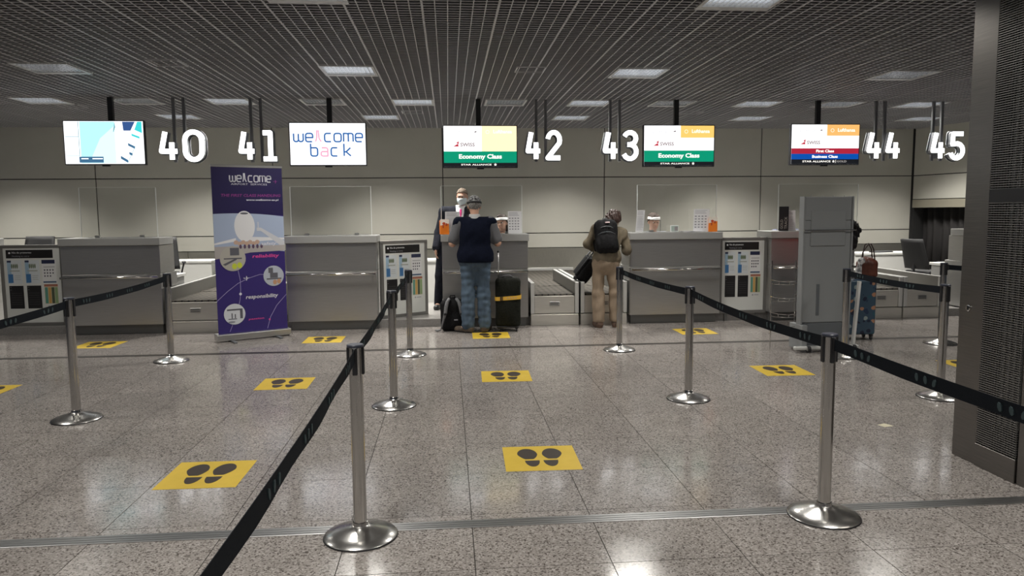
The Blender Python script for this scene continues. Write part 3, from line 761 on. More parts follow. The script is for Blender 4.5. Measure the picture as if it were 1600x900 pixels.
# 1: floor-plan map
s1 = screen(-4.72, 'hanging screen showing a pale turquoise floor map', 2.57, 0, .07)
X = lambda u: -SW / 2 + .014 + (SW - .028) * u
Z = lambda v: SH / 2 - .012 - (SH - .028) * v
flat('map_area', [rect2(X(.2), X(.64), Z(.98), Z(.01))], E3('map_cyan', (.48, .90, .98)), s1, Y0)
flat('map_pale', [[(X(.3), Z(.97)), (X(.64), Z(.97)), (X(.64), Z(.1)), (X(.45), Z(.4))]], E3('map_cyan_pale', (.75, .97, 1.)), s1, Y0 - .0008)
flat('map_dark', [[(X(.75), Z(.22)), (X(.84), Z(.22)), (X(.90), Z(.01)), (X(.74), Z(.01))]], E3('map_navy', (.035, .09, .26)), s1, Y0 - .0016)
flat('map_teal', [[(X(.89), Z(.2)), (X(.985), Z(.28)), (X(.985), Z(.01)), (X(.93), Z(.01))], [(X(.85), Z(.29)), (X(.95), Z(.36)), (X(.95), Z(.41)), (X(.85), Z(.34))]], E3('map_teal', (.05, .65, .66)), s1, Y0 - .0016)
flat('map_lines', [rect2(X(.18), X(.187), Z(.82), Z(.01)), rect2(X(0.01), X(.18), Z(.365), Z(.355)), rect2(X(.01), X(.18), Z(.82), Z(.81)), [(X(.62), Z(.25)), (X(.626), Z(.25)), (X(.65), Z(.14)), (X(.644), Z(.02))], [(X(.78), Z(.98)), (X(.786), Z(.98)), (X(.895), Z(.58)), (X(.889), Z(.58))]], E3('map_line', (.12, .36, .42)), s1, Y0 - .0024)
for q in ([(X(.80), Z(.57)), (X(.885), Z(.65)), (X(.885), Z(.59)), (X(.80), Z(.51))], [(X(.81), Z(.78)), (X(.85), Z(.81)), (X(.85), Z(.75)), (X(.81), Z(.72))], [(X(.70), Z(.88)), (X(.79), Z(.98)), (X(.79), Z(.91)), (X(.70), Z(.81))], rect2(X(.175), X(.48), Z(.97), Z(.83))):
    flat('map_bar', [q], E3('map_slate', (.05, .15, .27)), s1, Y0 - .0024)
flat('map_label', [rect2(X(.2), X(.29), Z(.89), Z(.865)), rect2(X(.34), X(.47), Z(.89), Z(.865))], M_SCRW, s1, Y0 - .0032)
# 2: greeting
s2 = screen(-1.68, 'hanging white screen reading wellcome back', 2.55, 0, .02)
def wellcome(parent, x, z, cw, ch, gap, w, m, ml, y):
    p, x1 = stroke_word('we', x, z, cw, ch, gap, w); flat('lettering', p, m, parent, y)
    for st in ([(x1 + cw * .05, z), (x1 + cw * .22, z + ch * .5), (x1 + cw * .25, z + ch * 1.4)], [(x1 + cw * .45, z + ch * 1.4), (x1 + cw * .55, z + ch * .4), (x1 + cw * .85, z)]):
        flat('lettering', ribbon(st, w * .9), ml, parent, y)
    p, x2 = stroke_word('come', x1 + cw + gap, z, cw, ch, gap, w); flat('lettering', p, m, parent, y)
    return x2
MB_ = E3('greeting_blue', (.03, .14, .42), 1.0); MP_ = E3('greeting_pink', (.95, .45, .62), 1.0)
wellcome(s2, X(.05), .035, .098, .115, .034, .021, MB_, MP_, Y0)
p, x = stroke_word('b', X(.27), -.165, .095, .115, .05, .021); flat('lettering', p, MB_, s2, Y0)
p, x = stroke_word('a', X(.405), -.165, .095, .115, .05, .021); flat('lettering', p, MP_, s2, Y0)
p, x = stroke_word('c', X(.54), -.165, .095, .115, .085, .021); flat('lettering', p, MB_, s2, Y0)
p, x = stroke_word('k', X(.54) + .18, -.165, .095, .115, .085, .021); flat('lettering', p, MB_, s2, Y0)
# 3..5: airline boards
def star(cx, cz, r): return [(cx + (r if k % 2 == 0 else r * .45) * sin(pi * k / 5), cz + (r if k % 2 == 0 else r * .45) * cos(pi * k / 5)) for k in range(10)][::-1]
def airline(s, bands, orange, oc, gold=False):
    flat('orange_field', [rect2(X(.52), X(1), Z(orange), Z(0))], oc, s, Y0)
    lt = emat('soft_white', (1, .97, .9), 1.3)
    rg = flat('round_emblem', ribbon(ell2(X(.60), Z(.145), .024, .024, 18) + [(X(.60) + .024, Z(.145))], .005), lt, s, Y0 - .0008)
    text('lettering', 'Lufthansa', lt, s, X(.68), Z(.18), w=.27, h=.052, y=Y0 - .001, align='l', bold=.02)
    text('lettering', 'austrian', emat('pale_grey', (.80, .80, .82), 1.0), s, X(.10), Z(.19), w=.27, h=.05, y=Y0 - .001, align='l', bold=.015)
    flat('wing_mark', [[(X(.41), Z(.15)), (X(.44), Z(.12)), (X(.455), Z(.14)), (X(.44), Z(.16))]], emat('wing_grey', (.25, .2, .2), .8), s, Y0 - .001)
    flat('red_emblem', [[(X(.13), Z(.50)), (X(.205), Z(.50)), (X(.195), Z(.43))], [(X(.17), Z(.415)), (X(.205), Z(.44)), (X(.205), Z(.37))]], emat('emblem_red', (.62, .03, .06), .9), s, Y0 - .001)
    text('lettering', 'SWISS', emat('word_grey', (.30, .22, .22), 1.0), s, X(.225), Z(.50), w=.21, h=.052, y=Y0 - .001, align='l', bold=.03)
    for (v0, v1, c, tx) in bands:
        f = flat('band', [rect2(X(0), X(1), Z(v1), Z(v0))], c, s, Y0)
        hh = (v1 - v0) * (SH - .028)
        text('lettering', tx, lt, f, 0, Z(v1) + hh * .24, w=(.62 if 'Eco' in tx else .40 if 'Bus' in tx else .28), h=hh * .52, y=Y0 - .001, bold=.035)
    f = flat('alliance_band', [rect2(X(0), X(1), Z(1), Z(bands[-1][1]))], emat('band_black', (.012, .014, .02), .6), s, Y0)
    hh = (1 - bands[-1][1]) * (SH - .028)
    text('lettering', 'STAR ALLIANCE', lt, f, -.06 if not gold else -.13, Z(1) + hh * .35, w=.44, h=hh * .40, y=Y0 - .001, bold=.02)
    flat('star_mark', [star(.215 if not gold else .135, Z(1) + hh * .55, .024)], lt, f, Y0 - .001)
    if gold:
        flat('divider', [rect2(.168, .173, Z(1) + hh * .2, Z(1) + hh * .9)], lt, f, Y0 - .001)
        text('lettering', 'GOLD', emat('gold_grey', (.65, .62, .6), .9), f, .265, Z(1) + hh * .35, w=.15, h=hh * .40, y=Y0 - .001)
GREEN = emat('band_green', (.0, .36, .20), .9); OR1 = emat('orange_pale', (1, .83, .52), 1.25); OR2 = emat('orange_mid', (1, .62, .16), 1.1); OR3 = emat('orange_full', (1, .52, .16), 1.05)
s3 = screen(.48, 'hanging screen with green Economy Class band, left of number 42', 2.515, 0, -.02); airline(s3, [(.62, .90, GREEN, 'Economy Class')], .62, OR1)
s4 = screen(3.415, 'hanging screen with green Economy Class band, right of number 43', 2.525, 0, -.02); airline(s4, [(.62, .90, GREEN, 'Economy Class')], .30, OR2)
s5 = screen(5.66, 'hanging screen with red First Class and blue Business Class bands', 2.545, 0, -.08)
airline(s5, [(.60, .74, emat('band_red', (.50, .02, .05), .9), 'First Class'), (.74, .88, emat('band_blue', (.0, .09, .48), .9), 'Business Class')], .28, OR3, True)

# ------------------------------------------------------------------ counter numbers
DG = {
 '4': [[(.30, 1), (.04, .30), (.98, .30)], [(.66, .62), (.66, 0)]],
 '0': [arcpts(.5, .70, .5, .30, 0, 180, 10) + arcpts(.5, .30, .5, .30, 180, 360, 10) + [(1, .70)]],
 '1': [[(.1, .97), (.62, .97), (.62, .02)], [(.1, .02), (1.05, .02)]],
 '2': [arcpts(.5, .70, .46, .30, 170, -20, 9) + [(.04, .04), (1, .04)]],
 '3': [arcpts(.45, .77, .46, .23, 160, -90, 9), [(.25, .54), (.45, .54)] + arcpts(.45, .27, .5, .27, 90, -160, 9)],
 '5': [[(.95, .96), (.15, .96), (.10, .55), (.5, .58)] + arcpts(.47, .29, .5, .29, 85, -160, 9)],
}
M_RETURN = mat('number_side', (.30, .31, .33), .3, .3)
M_BACKP = M_PANE
NLAB = {'40': 'illuminated number 40 hanging right of the map screen', '41': 'illuminated number 41 above the purple banner', '42': 'illuminated number 42 right of the pale orange topped screen', '43': 'illuminated number 43 above the woman in khaki', '44': 'illuminated number 44 right of the red and blue banded screen', '45': 'illuminated number 45 cut by the dark pillar'}
for (tx, x0, x1, px) in (('40', -4.01, -3.40, -3.745), ('41', -2.93, -2.39, -2.69), ('42', 1.13, 1.66, 1.375), ('43', 2.27, 2.80, 2.475), ('44', 6.31, 6.86, 6.58), ('45', 7.33, 7.88, 7.50)):
    zc0 = 2.305; hh = .45
    t = thing('counter_number', NLAB[tx], 'number sign', ((x0 + x1) / 2, 10.85, zc0), 0, 'illuminated counter numbers')
    w = (x1 - x0); dw = (w - .075) / 2 - .02; sw = .068
    for k, ch in enumerate(tx):
        dx = -w / 2 + sw / 2 + k * (dw + sw + .015)
        polys = []
        for stq in DG[ch]: polys += ribbon([(dx + a * dw * .92, sw / 2 + b * (hh - sw)) for a, b in stq], sw)
        d = B()
        for pq in polys: d.prism(pq, .012, .085)
        o = d.build('digit', M_RETURN, t)
        flat('lit_face', polys, M_NUM, o, .0115, .006)
        bp = B()
        for stq in DG[ch]:
            for pq in ribbon([(dx + a * dw * .92, sw / 2 + b * (hh - sw)) for a, b in stq], sw + .032): bp.prism(pq, .088, .100)
        bp.build('acrylic_back', mat('acrylic_grey', (.34, .36, .38), .25), o)
    off = px - (x0 + x1) / 2
    for s in (-1, 1): B().box(off + s * .07 - .02, off + s * .07 + .02, .10, .14, .0, CZ + .05 - zc0, bev=.003).build('hanging_bar', mat('bar_steel', (.26, .26, .27), .3, .8), t)

# ------------------------------------------------------------------ roll-up banner
bn = thing('roll_up_banner', 'purple roll-up banner with aircraft picture standing by the conveyor', 'banner', (-2.47, 9.52, 0), math.atan2(.44, .74))
bb = B(); bb.box(-.46, .46, -.06, .10, .018, .10, bev=.012, seg=2); base = bb.build('base', M_ALU, bn)
for x in (-.28, .28): B().box(x - .02, x + .02, -.2, .24, 0, .018, bev=.003).build('base_foot', M_GREYD, base)
B().box(-.43, .43, -.004, 0, .10, 2.15).build('sheet', mat('banner_purple', (.030, .016, .145), .45), bn)
B().tube([(0, .025, .1), (0, .025, 2.15)], .01, 8).build('support_pole', M_ALU, bn)
B().box(-.435, .435, -.012, .012, 2.145, 2.175, bev=.004).build('top_rail', M_ALU, bn)
y = -.0045
def bz(v): return 2.15 - v * 2.05
def bx(u): return -.43 + .86 * u
flat('dark_field', [rect2(bx(0), bx(1), bz(.29), bz(0))], mat('banner_dark', (.013, .008, .065), .45), bn, y)
sky = mat('banner_sky', (.36, .43, .58), .45)
up_ = [(bx(k / 12), bz(.285 - .035 * sin(pi * (.25 + .5 * k / 12)) + .02 + .012 * k / 12 * 1.5)) for k in range(13)]
lw = [(bx(1 - k / 12), bz(.515 - .02 * sin(pi * (1 - k / 12)) + .012 * (k / 12))) for k in range(13)]
flat('sky_picture', [lw[::-1] + up_[::-1]], sky, bn, y - .0008)
flat('apron', [[(bx(0), bz(.55)), (bx(.5), bz(.515)), (bx(1), bz(.51)), (bx(1), bz(.475)), (bx(0), bz(.475))]], mat('banner_apron', (.40, .37, .36), .5), bn, y - .0012)
pl = flat('aircraft', [ell2(bx(.43), bz(.355), .125, .19, 28), [(bx(0), bz(.455)), (bx(.3), bz(.425)), (bx(.3), bz(.445)), (bx(0), bz(.465))], [(bx(.5), bz(.42)), (bx(1), bz(.43)), (bx(1), bz(.44)), (bx(.5), bz(.45))]], mat('aircraft_white', (.70, .70, .72), .5), bn, y - .0016)
flat('cockpit', [ell2(bx(.43), bz(.278), .05, .012, 14)], M_INK, pl, y - .0024)
flat('ground_crew', [ell2(bx(.30 + .05 * k), bz(.452 + .008 * (k % 2)), .03, .028, 8) for k in range(7)], mat('crew_tan', (.52, .36, .28), .6), bn, y - .0024)
flat('undercarriage', [ell2(bx(.36 + .06 * k), bz(.478), .016, .028, 8) for k in range(6)], mat('crew_dark', (.09, .05, .10), .6), bn, y - .0028)
flat('stairs', [[(bx(.60), bz(.365)), (bx(.66), bz(.365)), (bx(1), bz(.45)), (bx(1), bz(.475)), (bx(.93), bz(.475)), (bx(.66), bz(.385)), (bx(.60), bz(.385))][::-1], rect2(bx(.615), bx(.63), bz(.37), bz(.33))], mat('stairs_grey', (.55, .56, .60), .5), bn, y - .0024)
wm = mat('banner_print_white', (.66, .66, .72), .5); pk = mat('banner_print_pink', (.62, .06, .28), .5); pkd = mat('banner_print_plum', (.22, .03, .20), .5)
wellcome(bn, bx(.25), bz(.088), .052, .075, .017, .014, wm, wm, y - .001)
text('lettering', 'AIRPORT  SERVICES', wm, bn, bx(.52), bz(.108), w=.44, h=.022, y=y - .001)
text('lettering', 'THE FIRST CLASS HANDLING', pkd, bn, bx(.54), bz(.178), w=.73, h=.034, y=y - .001, slant=.2, bold=.02)
text('lettering', 'www.wellcome-as.pl', wm, bn, bx(.93), bz(.205), w=.40, h=.03, y=y - .001, align='r', slant=.2, bold=.02)
text('lettering', 'safety', wm, bn, bx(.65), bz(.478), w=.19, h=.05, y=y - .0034, slant=.2, bold=.02, align='l')
text('lettering', 'reliability', pk, bn, bx(.52), bz(.555), w=.33, h=.055, y=y - .001, slant=.2, bold=.02, align='l')
text('lettering', 'responsibility', wm, bn, bx(.40), bz(.805), w=.40, h=.062, y=y - .001, slant=.2, bold=.02, align='l')
text('lettering', 'passion', pk, bn, bx(.43), bz(.932), w=.19, h=.028, y=y - .001, slant=.2, bold=.02, align='l')
def disc(u, v, r, cols, nm):
    o = flat('round_picture', [ell2(bx(u), bz(v), r, r, 28)], mat(nm, cols[0], .5), bn, y - .0028)
    k = RNG.random()
    shapes = {'picture_loader': [rect2(bx(u) - r * .7, bx(u) + r * .7, bz(v) - r * .05, bz(v) + r * .05), rect2(bx(u) - r * .2, bx(u) + r * .5, bz(v) + r * .25, bz(v) + r * .85), [(bx(u) - r * .8, bz(v) - r * .45), (bx(u) + r * .3, bz(v) + r * .05), (bx(u) + r * .3, bz(v) - r * .1), (bx(u) - r * .6, bz(v) - r * .55)][::-1]],
              'picture_truck': [rect2(bx(u) - r * .35, bx(u) + r * .4, bz(v) - r * .2, bz(v) + r * .3), rect2(bx(u) - r * .5, bx(u) - r * .05, bz(v) + r * .3, bz(v) + r * .8), rect2(bx(u) - r * .7, bx(u) + r * .75, bz(v) - r * .35, bz(v) - r * .22)],
              'picture_bridge': [rect2(bx(u) - r * .7, bx(u) + r * .75, bz(v) + r * .35, bz(v) + r * .5), rect2(bx(u) + r * .5, bx(u) + r * .75, bz(v) - r * .45, bz(v) + r * .4), rect2(bx(u) - r * .6, bx(u) + r * .2, bz(v) - r * .5, bz(v) - r * .42), rect2(bx(u) - r * .3, bx(u) - r * .2, bz(v) - r * .4, bz(v) + r * .1), rect2(bx(u), bx(u) + r * .1, bz(v) - r * .4, bz(v))]}[nm]
    flat('picture_shapes', shapes, M_INK, o, y - .0036)
    flat('picture_accent', [ell2(bx(u) + r * .1, bz(v) - r * .62, r * .2, r * .25, 8), ell2(bx(u) + r * .5, bz(v) - r * .55, r * .2, r * .25, 8)] if nm != 'picture_bridge' else [ell2(bx(u) - r * .3, bz(v) - r * .75, r * .35, r * .1, 8)], mat(nm + '_accent', cols[1], .5), o, y - .0040)
disc(.245, .548, .155, ((.42, .40, .36), (.55, .62, .05)), 'picture_loader')
disc(.82, .665, .130, ((.42, .45, .52), (.50, .28, .16)), 'picture_truck')
disc(.235, .885, .130, ((.62, .64, .68), (.25, .26, .3)), 'picture_bridge')
ln = mat('banner_line', (.34, .30, .55), .5)
def arc_line(pts): return ribbon(pts, .006)
flat('route_line', arc_line([(bx(0), bz(.80)), (bx(.15), bz(.745)), (bx(.3), bz(.70)), (bx(.45), bz(.672)), (bx(.62), bz(.652)), (bx(.7), bz(.655))]) + arc_line([(bx(.31), bz(.62)), (bx(.335), bz(.68)), (bx(.335), bz(.74)), (bx(.32), bz(.8)), (bx(.29), bz(.85))])
     + arc_line([(bx(1), bz(.785)), (bx(.85), bz(.85)), (bx(.75), bz(.92)), (bx(.70), bz(.99))]) + arc_line([(bx(.2), bz(.95)), (bx(.16), bz(.99))]), ln, bn, y - .0008)
flat('route_dot', [ell2(bx(.33), bz(.765), .017, .017, 12)], wm, bn, y - .0016)
flat('route_dot', [ell2(bx(.735), bz(.935), .012, .012, 12)], pk, bn, y - .0016)
def plane_icon(cx, cz, s): return [[(cx - s, cz - s * .1), (cx + s, cz + .12 * s), (cx + s, cz + .25 * s), (cx - s, cz + .1 * s)], [(cx - .2 * s, cz - s * .8), (cx + .05 * s, cz - .8 * s), (cx + .4 * s, cz + .1 * s), (cx, cz + .1 * s)], [(cx - .1 * s, cz), (cx + .35 * s, cz + .1 * s), (cx + .1 * s, cz + .85 * s), (cx - .1 * s, cz + .85 * s)], [(cx - s, cz), (cx - .8 * s, cz), (cx - .85 * s, cz + .4 * s), (cx - s, cz + .4 * s)]]
flat('plane_icon', plane_icon(bx(.425), bz(.672), .034), wm, bn, y - .0016)
flat('plane_icon', plane_icon(bx(.90), bz(.085), .026), pkd, bn, y - .0016)

# ------------------------------------------------------------------ grey mobile panel with wheels, wire rack
tt = thing('mobile_panel', 'tall grey mobile panel on wheels seen from behind', 'panel', (4.17, 7.86, 0), R(3))
B().box(-.28, .27, .0, .05, .32, 1.45, bev=.006).build('back_sheet', M_GREY, tt)
B().box(-.28, .27, -.004, .05, 1.452, 1.71, bev=.006).build('upper_sheet', M_GREY, tt)
B().box(-.21, .20, -.012, 0, 1.17, 1.56, bev=.006).build('raised_cover', M_GREY, tt)
for x in (-.288, .282): B().box(x - .010, x + .010, -.01, .09, .05, 1.715, bev=.004).build('side_profile', M_GREY, tt)
B().box(-.26, .26, .055, .10, .35, 1.69, bev=.004).build('front_screen', M_GREYD, tt)
B().box(-.275, .27, .0, .09, .05, .315, bev=.004).build('lower_box', M_GREYD, tt)
B().tube([(-.30, -.03, 1.345), (.31, -.03, 1.345)], .007, 8).build('cross_bar', M_CHROME, tt)
B().box(-.12, -.08, -.004, .002, .40, .75, bev=.003).build('slot', M_GREYD, tt)
B().box(-.305, -.24, -.06, .22, .02, .30, bev=.006).build('side_plinth', M_GREY, tt)
B().box(-.40, .36, -.10, -.04, .03, .07, bev=.01).build('base_tube', M_ALUW, tt)
b = B(); M = Matrix.Translation((.30, -.06, .0)) @ Matrix.Rotation(R(4), 4, 'Y'); b.box(-.015, .015, -.02, .02, .04, .78, bev=.003, M=M); b.build('slanted_strut', mat('strut_white', (.70, .70, .68), .4), tt)
for (x, yy) in ((-.24, -.09), (.30, -.09), (-.24, .22), (.30, .22)):
    w = B(); w.lathe([(.012, -.016), (.036, -.016), (.036, .016), (.012, .016)], 18, M=Matrix.Translation((x, yy, .038)) @ Matrix.Rotation(pi / 2, 4, 'Y')); wo = w.build('wheel', M_BLACK, tt)
    B().lathe([(.004, -.018), (.018, -.018), (.018, .018), (.004, .018)], 12, M=Matrix.Translation((x, yy, .038)) @ Matrix.Rotation(pi / 2, 4, 'Y')).build('hub', M_ALUW, wo)
for k in range(4): B().lathe([(.008, 0), (.008, .012)], 8, (-.2 + k * .13, .02)).build('top_screw', M_ALU, tt, (0, 0, 1.712))
wrk = thing('wire_rack', 'chrome wire brochure rack with curved shelves left of the grey panel', 'rack', (3.80, 8.06, 0))
for z in (.79, .60, .42, .28):
    pts = [(-.02 + .15 * cos(a), .02 - .16 * sin(a), z - .015 * sin(a)) for a in [pi * k / 12 for k in range(13)]]
    b = B(); b.tube(pts, .005, 6)
    b.tube([(p[0] * .9, p[1] * .9 + .01, z - .05) for p in pts], .004, 6)
    for p in pts[::3]: b.tube([p, (p[0] * .9, p[1] * .9 + .01, z - .05)], .003, 5)
    b.build('shelf', M_CHROME, wrk)
for x in (-.16, .12): B().tube([(x, .02, 0), (x, .02, 1.0)], .006, 8).build('upright', M_CHROME, wrk)


# ------------------------------------------------------------------ things on the desks
def sheet(name, lab, x, yy, w, h, rz, lean, mats, grp, rows=True):
    t = thing(name, lab, 'notice', (x, yy, DT), rz, grp)
    M = Matrix.Rotation(R(lean), 4, 'X')
    B().box(-w / 2, w / 2, 0, .003, .002, h, M=M).build('sheet', mats, t)
    b = B()
    for k in range(3): b.box(-w * .42, w * (.2 + .2 * RNG.random()), -.002, 0, h * (.93 - .06 * k), h * (.945 - .06 * k), M=M)
    if rows:
        for k in range(5):
            for q in range(4): b.box(-w * .42 + q * w * .21, -w * .31 + q * w * .21, -.002, 0, h * (.66 - .12 * k), h * (.71 - .12 * k), M=M)
    else:
        for k in range(13): b.box(-w * .42, w * (.15 + .27 * RNG.random()), -.002, 0, h * (.72 - .05 * k), h * (.727 - .05 * k), M=M)
    stuff(b.build('print', M_INKG, t))
    B().box(-w / 2, w / 2, .003, .07, 0, .004).build('stand_foot', M_PANE, t)
    return t
sheet('notice_sheet', 'white printed notice standing beside the orange box, before the suited man', .05, 10.22, .21, .31, R(20), 6, M_PAPER, 'standing notices', False)
sheet('notice_sheet', 'white notice with small pictures, right of the visor clerk behind the man in jeans', .915, 10.22, .185, .31, R(-10), 6, M_PAPER, 'standing notices')
sheet('notice_sheet', 'narrow white notice left of the clerk under number 43', 2.665, 10.22, .15, .31, R(30), 6, M_PAPER, 'standing notices', False)
sheet('notice_sheet', 'white notice with small pictures beside the orange box, desk under 43', 3.55, 10.22, .22, .32, R(-6), 6, M_PAPER, 'standing notices')
sheet('notice_sheet', 'tilted white sheet behind the black sign at the grey panel', 4.84, 10.27, .22, .30, R(-35), 14, M_PAPER, 'standing notices', False)
gt = thing('standing_sign', 'narrow black standing sign with upright lettering left of the grey panel', 'sign', (4.73, 10.16, DT), R(-12))
B().box(-.065, .065, 0, .02, .001, .345, bev=.002).build('plate', M_BLACK, gt)
for (tx, dx, h_) in (('GOLD', -.012, .13), ('TRACK', .045, .17)):
    o = text('lettering', tx, mat('sign_ink', (.42, .40, .36), .5), gt, 0, 0, w=h_, h=.036, y=0, align='l')
    o.rotation_euler = (0, -pi / 2, 0); o.location = (dx, -.001, .03)
def carton(lab, x, rz):
    t = thing('card_box', lab, 'box', (x, 10.20, DT), rz, 'orange card boxes on the desks')
    B().box(-.06, .06, -.045, .045, .001, .19, bev=.003).build('body', M_ORANGE, t)
    b = B(); b.prism([(-.06, .12), (.06, .15), (.06, .205), (-.06, .205)], -.0475, -.0455); b.build('white_flap', mat('flap_white', (.82, .74, .66), .5), t)
    flat('print_mark', [ell2(-.01, .15, .022, .018, 12), ell2(.025, .135, .014, .02, 10), rect2(-.03, -.012, .09, .13)], mat('box_rust', (.50, .07, .02), .5), t, -.0478)
carton('orange box with white top at the left end of the desk by the suited man', -.055, R(8))
carton('orange box with white top at the right end of the desk under 43', 3.71, R(-12))
t = thing('small_frame', 'small pale card frame lying upright beside the clerk under 43', 'frame', (3.17, 10.22, DT), R(4))
B().box(-.06, .06, 0, .02, .001, .095, bev=.003).build('frame', M_EDGE, t)
flat('card', [rect2(-.05, .05, .012, .085)], mat('card_green', (.38, .46, .42), .5), t, -.001); flat('card_print', [rect2(.0, .045, .02, .075)], mat('card_grey', (.30, .27, .28), .5), t, -.0018)
t = thing('paper_sheets', 'loose white papers lying flat on the desk under 43', 'papers', (3.42, 10.22, DT), .1)
for k in range(3): B().box(-.13, .13, -.1, .1, .001 + .004 * k, .004 + .004 * k, M=Matrix.Rotation(.15 * k, 4, 'Z')).build('sheet', M_PAPER, t)
# office chairs behind the desks
def chair(x, yy, rz, lab, zb=.11, dz=0.):
    t = thing('office_chair', lab, 'chair', (x, yy, zb), rz, 'dark office chairs')
    b = B(); b.box(-.24, .24, -.24, .24, .44 + dz, .52 + dz, bev=.03, seg=2); b.build('seat', M_BLACKM, t, smooth=True)
    pts = []; vs = []; fs = []
    N = 8
    for i in range(N + 1):
        for j in range(N + 1):
            u = -1 + 2 * i / N; v = j / N; w = .235 * (1 - .12 * v)
            vs.append((u * w, -.25 - .16 * v + .05 * u * u, .56 + dz + .50 * v))
    for i in range(N):
        for j in range(N): a = i * (N + 1) + j; fs.append((a, a + 1, a + N + 2, a + N + 1))
    bk = B(); bk.add(vs, fs); o = bk.build('backrest', M_BLACKM, t, smooth=True); md = o.modifiers.new('t', 'SOLIDIFY'); md.thickness = .035
    B().tube([(0, 0, .08), (0, 0, .44 + dz)], .03, 12).build('column', M_GREYD, t)
    B().tube([(0, -.2, .46 + dz), (0, -.3, .5 + dz), (0, -.3, .75 + dz)], .02, 8).build('back_bar', M_BLACK, t)
    for k in range(5):
        a = 2 * pi * k / 5; l = B(); l.tube([(0, 0, .10), (.29 * cos(a), .29 * sin(a), .06)], [.03, .018], 8); lo = l.build('leg', M_BLACK, t)
        B().lathe([(.01, -.012), (.03, -.012), (.03, .012), (.01, .012)], 12, M=Matrix.Translation((.29 * cos(a), .29 * sin(a), .031)) @ Matrix.Rotation(pi / 2, 4, 'Y')).build('caster', M_BLACK, lo)
    for s in (-1, 1):
        b = B(); b.tube([(s * .25, -.05, .46 + dz), (s * .30, -.03, .66 + dz)], .014, 8); b.box(s * .30 - .03, s * .30 + .03, -.13, .10, .66 + dz, .69 + dz, bev=.01); b.build('armrest', M_BLACK, t)
    return t
chair(8.15, 12.0, R(-75), 'black office chair at far right before the dark curtain', dz=-.1)
chair(-4.42, 11.9, R(200), 'dark office chair back peeking out right of the first desk', dz=.05)
chair(-6.45, 12.0, R(180), 'dark office chair whose rounded back shows above the left notice board', dz=.08)
t = thing('partition', 'blue and white low partition behind the office chair at right', 'partition', (7.85, 13.6, .11))
B().box(-1.3, .5, 0, .03, 0, .62, bev=.004).build('white_panel', M_WHITE, t); B().box(-.25, .35, -.012, -.001, .05, .5, bev=.003).build('blue_panel', mat('blue_plastic', (.02, .05, .42), .4), t)
t = thing('keyboard', 'dark keyboard lying on the white table at far right', 'keyboard', (7.75, 12.72, .80), R(8))
B().box(-.2, .2, -.07, .07, 0, .02, bev=.004).build('body', M_BLACK, t); b = B()
for i in range(12):
    for j in range(4): b.box(-.185 + i * .031, -.160 + i * .031, -.06 + j * .031, -.036 + j * .031, .02, .026)
stuff(b.build('keys', M_GREYD, t))
#PEOPLE
# ------------------------------------------------------------------ people
V3 = lambda *a: np.array(a, float)
def rotm(rz=0, rx=0, ry=0):
    return np.array(Euler((rx, ry, rz), 'ZYX').to_matrix()) if False else np.array((Matrix.Rotation(rz, 3, 'Z') @ Matrix.Rotation(rx, 3, 'X') @ Matrix.Rotation(ry, 3, 'Y')))
def head_prims(c, Rh):
    L = lambda x, y, z: c + Rh @ V3(x, y, z)
    p = [ell(L(0, -.012, .028), (.076, .097, .092), Rh, .03), ell(L(0, .030, -.035), (.062, .066, .085), Rh, .03), ell(L(0, .052, -.088), (.036, .036, .030), Rh, .03),
         cap(L(0, .088, .004), L(0, .108, -.032), .009, .015, .012), ell(L(0, .085, .026), (.050, .016, .012), Rh, .015), ell(L(0, .088, -.064), (.026, .012, .009), Rh, .008)]
    for s in (-1, 1): p.append(ell(L(s * .078, -.005, -.012), (.011, .022, .034), Rh, .008))
    return p
def hand_prims(w, d, n, s, curl=.35):
    """palm, four unequal fingers, thumb from the palm's side; d = along the hand, n = the way the palm faces, s = thumb side"""
    d = d / np.linalg.norm(d); n = n - d * (n @ d); n /= np.linalg.norm(n); sd = np.cross(d, n) * s
    Rm = np.stack([sd, d, n], 1)
    p = [ell(w + d * .050, (.042, .056, .019), Rm, .02)]
    for i, ln in enumerate((.036, .042, .040, .031)):
        o = (-.030 + .020 * (3 - i)) if True else 0
        b = w + d * .092 + sd * o; m = b + (d * cos(curl) + n * sin(curl)) * ln; e = m + (d * cos(curl * 2.4) + n * sin(curl * 2.4)) * ln * .85
        p += [cap(b - d * .02, m, .0105, .0095, .004), cap(m, e, .0095, .0085, .004)]
    b = w + d * .030 + sd * .034; m = b + (d * .75 + sd * .6 + n * .2) * .038
    p += [cap(b - sd * .015, m, .013, .011, .012), cap(m, m + (d * .9 + sd * .15 + n * .3) * .030, .011, .009, .004)]
    return p
